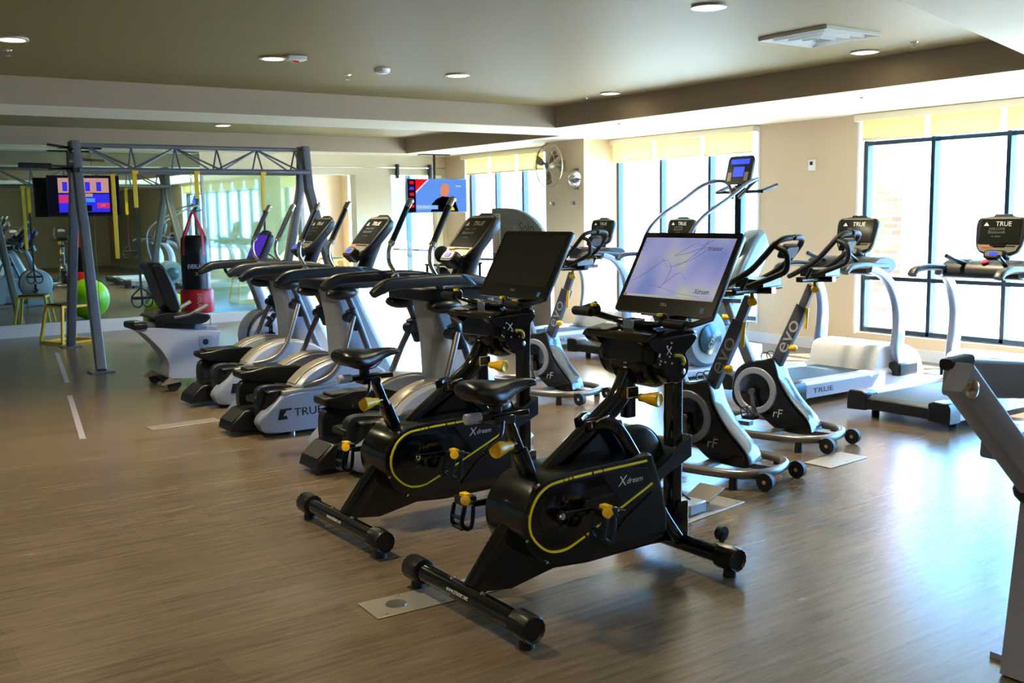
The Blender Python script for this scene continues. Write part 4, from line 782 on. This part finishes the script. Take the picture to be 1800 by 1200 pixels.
def strap(x, y, z0, z1, lab, handle=True, yl=.4):
    R = empty('suspension_strap', (x, y, z0), 0, lab, 'suspension strap', 'yellow suspension straps')
    m = M(); m.bx(-.025, .025, -.006, .006, -yl, .0); m.bx(-.035, .035, -.04, .04, -.01, .03); ob('anchor_strap', m, YEL, R, .003)
    m = M(); m.bx(-.015, .012, -.004, .004, z1-z0+.1, -yl); ob('webbing', m, RUB, R)
    if handle:
        for s in (-.05, .07):
            m = M(); m.tube(spline([(0, 0, z1-z0+.12), (s-.06, 0, z1-z0+.02), (s-.05, 0, z1-z0-.08), (s, 0, z1-z0-.11), (s+.05, 0, z1-z0-.08), (s+.05, 0, z1-z0+.02), (0.0, 0, z1-z0+.12)], 3), .010, 8); ob('handle_loop', m, RUB, R)
            m = M(); m.tube([(s-.055, 0, z1-z0), (s+.05, 0, z1-z0)], .018, 8); ob('handle', m, RUB, R)
strap(3.49, 12.53, 2.14, .68, 'yellow and black suspension strap with looped handles, left of the punching bag')
strap(5.06, 12.53, 2.14, 1.05, 'yellow and black suspension strap right of the punching bag', yl=.45)
strap(3.34, 12.9, 2.14, 1.2, 'yellow suspension strap hanging beside the left television', yl=1.0, handle=False)
strap(4.22, 12.53, 2.14, 1.75, 'short yellow strap above the punching bag', yl=.3, handle=False)
R = empty('punching_bag', (4.21, 12.7, .44), 0, 'black punching bag with a red band and straps hanging from the truss', 'punching bag')
m = M(); m.lathe((0, 0, 0.3), (0, 0, 1), [(-.28, .12), (-.26, .16), (0, .17), (.45, .17), (.62, .16), (.66, .13), (.66, .02)], 28); bg_ = ob('bag_body', m, VIN, R)
m = M(); m.lathe((0, 0, .0), (0, 0, 1), [(0, .14), (.01, .19), (.03, .20), (.27, .20), (.29, .19), (.30, .165)], 28); rb = ob('red_band', m, RED, R)
m = M(); m.T = Matrix.Rotation(radians(-22), 4, 'Z'); m.text('EVERLAST', .075, (.04, -.203, .15), (0, 0, -1), (1, 0, 0), w=.2); ob('band_lettering', m, WHT, rb)
m = M(); m.T = Matrix.Rotation(radians(-22), 4, 'Z'); m.text('EVERLAST', .075, (.02, -.172, .58), (1, 0, 0), (0, 0, 1), w=.2); m.mt(1); m.text('X', .06, (.02, -.172, .49), (1, 0, 0), (0, 0, 1)); ob('bag_lettering', m, [WHT, YEL], bg_)
for a in (20, 110, 200, 290):
    x, y = .155*cos(radians(a)), .155*sin(radians(a)); m = M(); m.sweep([(x*1.08, y*1.08, .72), (x, y, .96), (x*.1, y*.1, 1.24)], rect(.035, .008), (y, -x, 0)); ob('red_strap', m, RED, R)
m = M()
for i in range(14): m.torus((0, 0, 1.26+i*.034), (1, 0, 0) if i % 2 else (0, 1, 0), .016, .004, 10, 5)
ob('chain', m, CHR, R)
# ------------------------------------------------------------------ plyo boxes, balls, mat
def plyo(x, y, s, h, rz, lab):
    R = empty('plyometric_box', (x, y, 0), rz, lab, 'plyometric box', 'yellow steel plyometric boxes')
    a, b = s/2, s*.36; w = .03
    for i, (sx, sy) in enumerate(((-1, -1), (1, -1), (1, 1), (-1, 1))):
        m = M(); m.sweep([(sx*a, sy*a, .02), (sx*b, sy*b, h-.02)], rrect(.035, .035, .006), (0, 1, 0)); ob('leg', m, YEL, R)
    for k, z, nme in ((a, .02, 'lower_frame'), (b, h-.035, 'upper_frame')):
        m = M(); m.sweep([(-k, -k, z), (k, -k, z), (k, k, z), (-k, k, z)], rect(w, .035), (0, 0, 1), closed=True); ob(nme, m, YEL, R)
    m = M(); m.bx(-b, b, -b, b, h-.02, h); ob('top_pad', m, RUB, R, .006)
plyo(3.08, 14.55, .50, .52, radians(20), 'yellow steel plyometric box on the floor in front of the mirror, behind the rig legs')
plyo(7.25, 19.0, .50, .50, 0, 'low yellow plyometric box seen through the green glass')
plyo(8.9, 18.7, .50, .80, 0, 'tall yellow plyometric box seen through the doorway past the rig')
o = ob('exercise_ball', M().ball((0, 0, .33), .33, 28, 16), mat('lime green vinyl', (.28, .62, .01), .3), loc=(4.10, 13.5, 0)); tag(o, 'lime green exercise ball behind the recumbent bike', 'exercise ball')
m = M(); m.bx(-.62, .62, -.8, .8, 0, .05); o = ob('gym_mat', m, mat('blue mat', (.02, .16, .36), .6, bump=.2), loc=(6.15, 16.75, 0), bev=.01); tag(o, 'blue gym mat on the floor behind the green glass', 'mat')
# ------------------------------------------------------------------ televisions
def tv(x, y, z, w, h, rz, tilt, lab, art, pole_z):
    R = empty('television', (x, y, z), rz, lab, 'television', 'ceiling-mounted televisions')
    T = frame((0, 0, 0), (1, 0, 0), (0, sin(tilt), cos(tilt)))
    m = M(); m.T = T; m.loft([[(a*k, b*k, c) for a, b in rrect(w, h, .01)] for c, k in ((-.06, .7), (-.035, .98), (0, 1))]); ob('housing', m, mat('monitor bezel'), R)
    m = M(); m.T = T; art(m, w-.03, h-.03); mats = art.mats; ob('screen', m, mats, R)
    m = M(); m.tube([(0, .08, 0), (0, .08, pole_z-z)], .022, 12); m.bx(-.28, .28, .02, .14, pole_z-z-.02, pole_z-z); m.bx(-.06, .06, .02, .10, -.08, .08); ob('ceiling_mount', m, BLK, R)
    return R
def em(n, c, s=.23): return mat('screen '+n, (0, 0, 0), .8, emit=s, ecol=c, spec=0)
def art_news(m, w, h):
    A = lambda p, z=.002: m.prism([(a*w, b*h) for a, b in p], z-.0015, z, 'z')
    m.mt(0); A([(-.5, -.5), (.5, -.5), (.5, .5), (-.5, .5)])
    m.mt(1); A([(-.5, -.5), (-.37, -.5), (-.37, .5), (-.5, .5)], .003)
    m.mt(2); A([(-.37, .5), (-.16, .5), (-.37, .12)], .003)
    m.mt(6); A([(-.165, .5), (-.14, .5), (-.37, .08), (-.37, .13)], .0035)
    m.mt(3); A([(-.12, -.5), (-.10, -.25), (-.02, -.10), (.08, -.02), (.2, -.04), (.30, -.14), (.36, -.5)], .004)
    m.mt(4); A([(.045, .05), (.06, .26), (.09, .36), (.14, .39), (.19, .34), (.205, .22), (.19, .08), (.16, -.02), (.09, -.02)], .005)
    m.mt(5); A([(-.37, -.42), (.0, -.42), (.0, -.30), (-.37, -.28)], .0045); m.mt(7); A([(.17, -.46), (.20, -.36), (.27, -.36), (.29, -.46)], .0055); m.mt(8); A([(.1, -.47), (.11, -.38), (.17, -.38), (.17, -.47)], .0055)
    m.mt(6); m.text('LIVE  NEWS', .04, (-.25*w, -.35*h, .006), (1, 0, 0), (0, 1, 0), w=.2*w); m.text('News', .05, (.36*w, .3*h, .006), (1, 0, 0), (0, 1, 0))
    for i in range(5):
        m.mt(8 if i % 2 else 2); A([(-.47, .36-.18*i), (-.40, .36-.18*i), (-.40, .45-.18*i), (-.47, .45-.18*i)], .0045)
art_news.mats = [em('sky blue', (.12, .30, .85)), em('black', (.01, .01, .03), .08), em('red', (.8, .01, .02)), em('jacket black', (.005, .005, .01), .05), em('skin', (.75, .25, .15)), em('pale blue', (.25, .5, .85)), em('white', (.8, .8, .9)), em('yellow', (.8, .75, .02)), em('violet', (.15, .05, .7))]
def art_studio(m, w, h):
    A = lambda x0, x1, y0, y1, z: m.prism([(x0*w, y0*h), (x1*w, y0*h), (x1*w, y1*h), (x0*w, y1*h)], z-.0015, z, 'z')
    m.mt(0); A(-.5, .5, -.5, .5, .002); m.mt(1); A(-.36, .36, .08, .46, .003)
    m.mt(2)
    for x in (-.30, -.12, .02, .18): A(x, x+.07, .12, .36, .004)
    m.mt(2); A(-.36, .36, -.42, .05, .0035); m.mt(3); A(-.36, -.22, -.18, .02, .0045); m.mt(4); A(-.2, .15, -.16, -.06, .0045); m.mt(3); A(.18, .36, -.32, -.18, .0045)
    m.mt(1); A(.0, .12, -.02, .06, .005); m.mt(5); A(-.15, .1, -.40, -.24, .0045); m.mt(1); m.text('LIVE', .04, (.26*w, -.25*h, .006), (1, 0, 0), (0, 1, 0))
art_studio.mats = [em('black', (.01, .01, .03), .08), em('studio pink', (.75, .38, .35), .16), em('deep blue', (.03, .03, .75)), em('magenta', (.55, .03, .2)), em('cyan', (.05, .3, .8)), em('black', (.01, .01, .03), .08)]
tv(9.06, 14.9, 1.915, 1.16, .56, 0, 0, 'television showing a seated bald man in black, hanging near the far window corner', art_news, ZC)
tv(3.54, 15.2, 1.937, .955, .56, 0, 0, 'television with a blue studio picture, hanging before the mirror behind the rig leg', art_studio, ZC)
# ------------------------------------------------------------------ wall fan and column fittings
R = empty('wall_fan', (9.13, 11.62, 2.25), 0, 'round caged wall fan on the column', 'fan')
T = frame((-.28, -.05, 0), (0, -1, 0), (0, 0, 1)); nx = Vector((-1, 0, 0))
m = M(); m.torus((-.28, -.05, 0), (-1, 0, 0), .30, .010, 40, 6); m.torus((-.36, -.05, 0), (-1, 0, 0), .24, .004, 32, 5); m.torus((-.38, -.05, 0), (-1, 0, 0), .14, .004, 32, 5)
for i in range(22):
    a = 2*pi*i/22; m.tube([(-.28, -.05+.30*cos(a), .30*sin(a)), (-.36, -.05+.24*cos(a), .24*sin(a)), (-.39, -.05+.05*cos(a), .05*sin(a))], .0025, 4)
ob('cage', m, mat('brass wire', (.45, .40, .28), .35, .8), R)
for i in range(3):
    a = 2*pi*i/3+.5; m = M(); c0, s0 = cos(a), sin(a); m.loft([[(-.30+dx, -.05+r*(c0*cos(t)-s0*sin(t)), r*(s0*cos(t)+c0*sin(t))) for r, t in ((.05, -.2), (.15, -.45), (.26, -.35), (.27, .1), (.15, .15), (.05, .2))] for dx in (-.004, .004)]); ob('blade', m, mat('bronze blade', (.22, .18, .12), .35, .7), R)
m = M(); m.lathe((-.20, -.05, 0), (-1, 0, 0), [(0, .06), (.08, .07), (.12, .05), (.13, .01)], 18); m.tube([(0, 0, 0), (-.2, -.05, 0)], .025, 10); m.bx(-.02, .0, -.06, .06, -.08, .08); ob('motor', m, mat('brass motor', (.4, .36, .27), .35, .7), R)
R = empty('wall_bell', (9.13, 11.30, 2.06), 0, 'round shiny chrome dome beside the wall fan', 'wall dome'); m = M(); m.lathe((0, 0, 0), (-1, 0, 0), [(0, .06), (.03, .125), (.05, .12), (.10, .08), (.13, .02)], 26); ob('dome', m, CHR, R); m = M(); m.bx(-.015, 0, -.04, .04, -.14, .14); ob('bracket', m, STL, R)
for y, lab in ((11.83, 'left small steel hook on the column below the fan'), (11.37, 'right small steel hook on the column below the fan')):
    R = empty('wall_hook', (9.13, y, 1.73), 0, lab, 'hook', 'column hooks'); m = M(); m.lathe((0, 0, 0), (-1, 0, 0), [(0, .03), (.01, .028)], 14); ob('plate', m, STL, R); m = M(); m.tube(spline([(-.01, 0, 0), (-.05, 0, -.01), (-.06, 0, .03)], 3), .008, 8); ob('hook', m, CHR, R)
# ------------------------------------------------------------------ storage and display by the far window
R = empty('display_board', (8.45, 11.75, 0), 0, 'grey round-topped display board with raised lettering behind the blank monitor', 'display board')
pts = [(-.62, 0), (.35, 0), (.35, .9)]
arc = [(-.62+1.2*0, 1.66)]
prof = [(.62, .0), (.62, 1.68), (.30, 1.68)]+[(.30-1.05*sin(radians(a)), .98+.70*cos(radians(a))) for a in range(8, 91, 8)]+[(-.75, .9), (-.75, 0)]
m = M(); m.prism(prof, -.03, .03, 'x'); bd_ = ob('board', m, mat('grey board', (.22, .22, .21), .5, var=.1), R, .006)
m = M(); m.text('Solo', .20, (-.032, -.22, 1.40), (0, -1, 0), (0, 0, 1)); m.mt(1); m.text('A', .12, (-.032, .06, 1.40), (0, -1, 0), (0, 0, 1)); ob('lettering', m, [DGR, TIT], bd_)
m = M(); m.bx(-.05, -.031, .40, .58, 1.05, 1.60); m.mt(1)
for i in range(4):
    for j in range(18):
        m.mt(1 if i > 1 else 2); m.box((-.052, .43+i*.04, 1.08+j*.029), (.004, .018, .014))
ob('peg_panel', m, [WHT, RED, DGR], bd_)
R = empty('ball_rack', (7.9, 12.6, 0), 0, 'low black rack holding medicine balls under the display board', 'rack')
for x in (-.35, .35):
    m = M(); m.sweep([(x, -.15, .0), (x, -.15, .905)], rect(.03, .03), (0, 1, 0)); m.sweep([(x, .15, .0), (x, .15, .905)], rect(.03, .03), (0, 1, 0)); ob('upright', m, BLK, R)
for z in (.25, .60, .90): m = M(); m.bx(-.38, .38, -.17, .17, z-.015, z+.015); ob('shelf', m, BLK, R)
for x, z, c, lab in ((7.72, .915, 'grey', 'grey medicine ball on the top shelf of the ball rack'), (8.02, .915, 'orange', 'orange medicine ball on the top shelf beside the blank monitor'), (7.7, .615, 'black', 'black medicine ball on the middle rack shelf, left'), (8.0, .615, 'black', 'black medicine ball on the middle rack shelf, right')):
    o = ob('medicine_ball', M().ball((0, 0, .125), .125, 20, 12), {'grey': DGR, 'orange': mat('orange ball', (.85, .13, .02), .45), 'black': RUB}[c], loc=(x, 12.6, z)); tag(o, lab, 'medicine ball', 'medicine balls on the rack')
# ------------------------------------------------------------------ floor outlet plates and seams
def plate(x, y, w, d, rz, lab, hole=True):
    R = empty('floor_plate', (x, y, 0), rz, lab, 'floor plate', 'metal floor outlet plates')
    m = M(); m.bx(-w/2, w/2, -d/2, d/2, 0, .006); ob('plate', m, mat('worn aluminium', (.34, .32, .28), .45, .6, var=.1), R, .003)
    if hole: m = M(); m.lathe((-w/2+.13, 0, .006), (0, 0, 1), [(0, .045), (.004, .043), (.002, .03)], 24); ob('outlet_cap', m, STL, R)
    m = M()
    for i in range(5): m.lathe((-w/2+.05+i*(w-.1)/4, d/2-.02, .006), (0, 0, 1), [(0, .006), (.002, .004)], 8)
    for i in range(5):
        m = M(); m.lathe((-w/2+.05+i*(w-.1)/4, (d/2-.02)*(1 if i % 2 else -1), .006), (0, 0, 1), [(0, .006), (.002, .004)], 8); ob('screw', m, STL, R)
plate(2.15, 3.64, .62, .20, radians(-3), 'metal floor plate with round cap under the rear bar of the nearest bike')
plate(2.5, 8.02, .55, .16, radians(2), 'pale floor plate in the open floor left of the elliptical trainers', False)
plate(5.42, 4.10, .42, .20, radians(5), 'floor plate just beyond the front wheels of the right spin bike', False)
plate(3.95, 3.86, .55, .22, radians(10), 'floor plate between the monitor mast and the spin bike base')
R = empty('power_box', (3.88, 3.86, .006), radians(10), 'open grey floor outlet box behind the mast of the nearest bike', 'outlet box')
m = M(); m.bx(-.10, .05, -.07, .07, 0, .06); ob('box', m, SIW, R, .008)
m = M(); m.fr((.13, 0, .07), (1, 0, .35), (0, 1, 0)); m.box((0, 0, 0), (.16, .16, .01)); ob('lid', m, STL, R, .003)
m = M(); m.tube(spline([(0, 0, .06), (-.05, .1, .12), (-.18, .1, .10), (-.3, -.05, .02), (-.5, -.1, .012)], 4), .006, 6); ob('cable', m, RUB, R)
for i, (a, b) in enumerate((((2.70, 13.47), (2.26, 10.90)), ((2.10, 10.06), (1.73, 7.95)))):
    d = Vector((b[0]-a[0], b[1]-a[1], 0)); n = Vector((-d.y, d.x, 0)).normalized()*.022
    m = M(); m.prism([(a[0]+n.x, a[1]+n.y), (b[0]+n.x, b[1]+n.y), (b[0]-n.x, b[1]-n.y), (a[0]-n.x, a[1]-n.y)], 0, .003, 'z')
    o = ob('floor_strip', m, mat('lilac metal strip', (.5, .48, .58), .3, .3)); tag(o, ['pale metal strip in the floor, starting near the rig foot', 'pale metal strip in the floor, continuing toward the camera'][i], 'floor strip', 'floor strips')
# ------------------------------------------------------------------ machine at the lower right
R = empty('strength_machine', (3.28, 1.76, 0), 0, 'grey steel strength machine frame at the lower right corner', 'strength machine')
GP = mat('silver grey powder coat', (.27, .29, .38), .42, .1)
m = M(); m.sweep([(.17, 0, .64), (.08, 0, .0)], rrect(.10, .12, .01), (0, 1, 0)); ob('post', m, GP, R)
m = M(); m.sweep([(-.375, 0, 1.085), (.10, 0, .68), (.16, 0, .60)], rrect(.07, .105, .012), (0, 1, 0)); ar = ob('arm', m, GP, R)
m = M(); m.lathe((-.36, -.036, 1.05), (0, -1, 0), [(0, .03), (.008, .03), (.012, .018)], 18); ob('pivot_cap', m, CHR, ar)
m = M(); m.sweep([(-.36, .05, 1.115), (-.24, .05, 1.12)], rrect(.045, .035, .012), (0, 1, 0)); ob('rubber_stop', m, RUB, ar)
m = M(); m.sweep([(-.22, .10, 1.055), (.80, .10, .93)], rrect(.09, .125, .012), (0, 1, 0)); bm = ob('upper_beam', m, GP, R)
m = M(); m.lathe((-.24, .055, 1.07), (0, -1, 0), [(0, .028), (.006, .024)], 16); ob('bolt', m, CHR, bm)
m = M(); m.sweep([(.0, .10, .80), (.75, .10, .72)], rrect(.07, .09, .012), (0, 1, 0)); ob('lower_beam', m, GP, R)
m = M(); m.ball((.11, 0, .64), (.05, .075, .05), 14, 8); ob('joint_bumper', m, RUB, R)
m = M(); m.sweep([(.73, .10, 0), (.73, .10, 1.15)], rrect(.1, .1, .012), (0, 1, 0)); ob('rear_post', m, GP, R)
m = M(); m.bx(.14, .85, -.05, .15, 0, .02); ob('floor_rail', m, GP, R)
